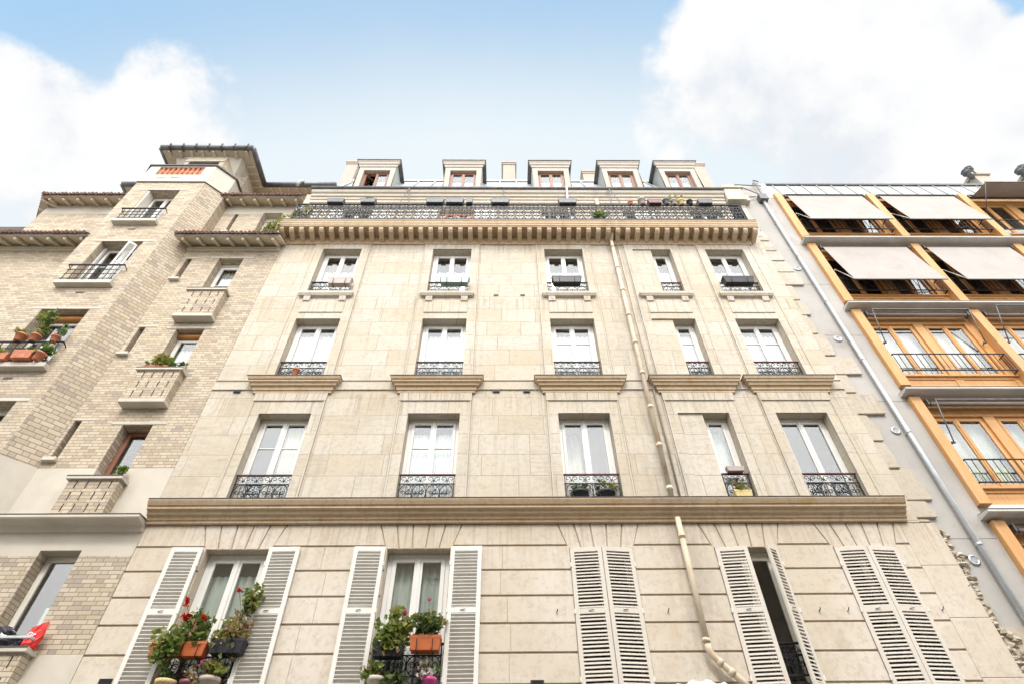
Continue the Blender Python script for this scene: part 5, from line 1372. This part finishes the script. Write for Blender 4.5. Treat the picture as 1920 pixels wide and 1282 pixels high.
# ================================================================== SKY, SUN, CAMERA
SUN_EL, SUN_AZ = R(50), R(.5)     # azimuth measured from -Y (behind the camera) towards +X
wd = bpy.data.worlds.new('World'); S.world = wd; wd.use_nodes = True
nt = wd.node_tree; nt.nodes.clear(); g = G(nt)
out = g.n('ShaderNodeOutputWorld'); bg = g.n('ShaderNodeBackground'); bg.inputs[1].default_value = .1
sky = g.n('ShaderNodeTexSky'); sky.sky_type = 'NISHITA'; sky.sun_disc = False; sky.sun_elevation = SUN_EL; sky.sun_rotation = R(180) - SUN_AZ
sky.air_density = 1.0; sky.dust_density = .6; sky.ozone_density = 1.6
tc = g.n('ShaderNodeTexCoord'); dirv = tc.outputs['Generated']
sp = g.n('ShaderNodeSeparateXYZ'); g.link(dirv, sp.inputs[0])
def dotb(v, inner, outer):
    nd = g.n('ShaderNodeVectorMath', operation='DOT_PRODUCT'); g.link(dirv, nd.inputs[0]); nd.inputs[1].default_value = v
    return g.ramp(nd.outputs['Value'], math.cos(R(outer)), math.cos(R(inner)))
warp = g.noise(dirv, 3.2, 9, .58); fine = g.noise(dirv, 9., 8, .6)
BLOBS = [((.4048, .2861, .8685), 5, 14, .75), ((.5385, .2994, .7876), 4, 10.5, .9), ((.6295, .3159, .7099), 5, 11, .9), ((.3112, .3599, .8796), 2, 11, .6), ((.53, .37, .763), 5, 12, .8), ((.4676, .2327, .8528), 3, 9, .62),
         ((-.5998, .3182, .7341), 2, 9, .70), ((-.4535, .3309, .8276), 2, 9, .6), ((-.568, .3816, .7292), 3, 11, .7), ((-.5854, .2191, .7806), 1, 6, .36)]
pz = g.m('ADD', g.m('MULTIPLY', g.m('SUBTRACT', warp, .5), 2.3), g.m('MULTIPLY', g.m('SUBTRACT', fine, .5), 1.1))
cl = None
for v, i_, o_, s_ in BLOBS:
    b_ = g.m('MULTIPLY', dotb(v, i_, o_), s_); cl = b_ if cl is None else g.m('MAXIMUM', cl, b_)
dens = g.ramp(g.m('ADD', cl, g.m('MULTIPLY', pz, .55)), .40, .60)
# rest of the dome, out of view: bright cloud added for its light; and thin veil that thickens towards the roofs
back = g.ramp(sp.outputs[1], .12, -.15)
dens = g.m('MAXIMUM', dens, back)                 # unseen sky behind the viewer, brightened round the sun to light the fronts softly
veil = g.m('ADD', g.m('MULTIPLY', g.ramp(sp.outputs[1], .18, .43), .78), g.m('ADD', .10, g.m('MULTIPLY', warp, .2)), clamp=True)
shade = g.mix(g.ramp(g.m('ADD', g.m('MULTIPLY', warp, .6), g.m('MULTIPLY', fine, .4)), .36, .52), (5.35, 5.6, 5.95, 1), (6.55, 6.55, 6.55, 1))
skyc = g.mix(1., sky.outputs[0], (SKYGAIN[0], SKYGAIN[1], SKYGAIN[2], 1), 'MULTIPLY')
c1 = g.mix(g.m('MULTIPLY', veil, .98), skyc, (5.7, 6.2, 6.45, 1))
glow = g.m('ADD', 1., g.m('MULTIPLY', g.m('MULTIPLY', back, dotb((math.sin(SUN_AZ) * math.cos(SUN_EL), -math.cos(SUN_AZ) * math.cos(SUN_EL), math.sin(SUN_EL)), 5, 75)), BACK))
gl_ = g.n('ShaderNodeVectorMath', operation='SCALE'); g.link(shade, gl_.inputs[0]); g.link(glow, gl_.inputs['Scale'])
c2 = g.mix(dens, c1, gl_.outputs[0])
g.link(c2, bg.inputs[0]); g.link(bg.outputs[0], out.inputs[0])

ld = bpy.data.lights.new('sun', 'SUN'); ld.energy = SUN_E; ld.angle = R(SUN_A); ld.color = (1., .955, .89)
lo = bpy.data.objects.new('sun', ld); COL.objects.link(lo)
sd_ = Vector((math.sin(SUN_AZ) * math.cos(SUN_EL), -math.cos(SUN_AZ) * math.cos(SUN_EL), math.sin(SUN_EL)))
lo.rotation_euler = sd_.to_track_quat('Z', 'Y').to_euler(); lo.location = sd_ * 60

cam = bpy.data.cameras.new('camera'); co_ = bpy.data.objects.new('camera', cam); COL.objects.link(co_)
cam.sensor_width = 36; cam.lens = 1100 / 1920 * 36; cam.clip_end = 1000
pitch, yaw, roll = 0.81532185, -0.01869969, -0.0137703
fw = Vector((-math.sin(yaw) * math.cos(pitch), math.cos(yaw) * math.cos(pitch), math.sin(pitch)))
r0_ = Vector((math.cos(yaw), math.sin(yaw), 0)); u0_ = r0_.cross(fw)
rt = r0_ * math.cos(roll) + u0_ * math.sin(roll); up = -r0_ * math.sin(roll) + u0_ * math.cos(roll)
co_.matrix_world = Matrix(((rt.x, up.x, -fw.x, 0), (rt.y, up.y, -fw.y, 0), (rt.z, up.z, -fw.z, 1.6), (0, 0, 0, 1)))
S.camera = co_
S.view_settings.view_transform = 'Standard'; S.view_settings.look = 'None'; S.view_settings.exposure = EXPO; S.view_settings.gamma = 1
S.cycles.max_bounces = 8; S.cycles.transparent_max_bounces = 12
for o in bpy.data.objects:
    if '_w' in o: del o['_w']
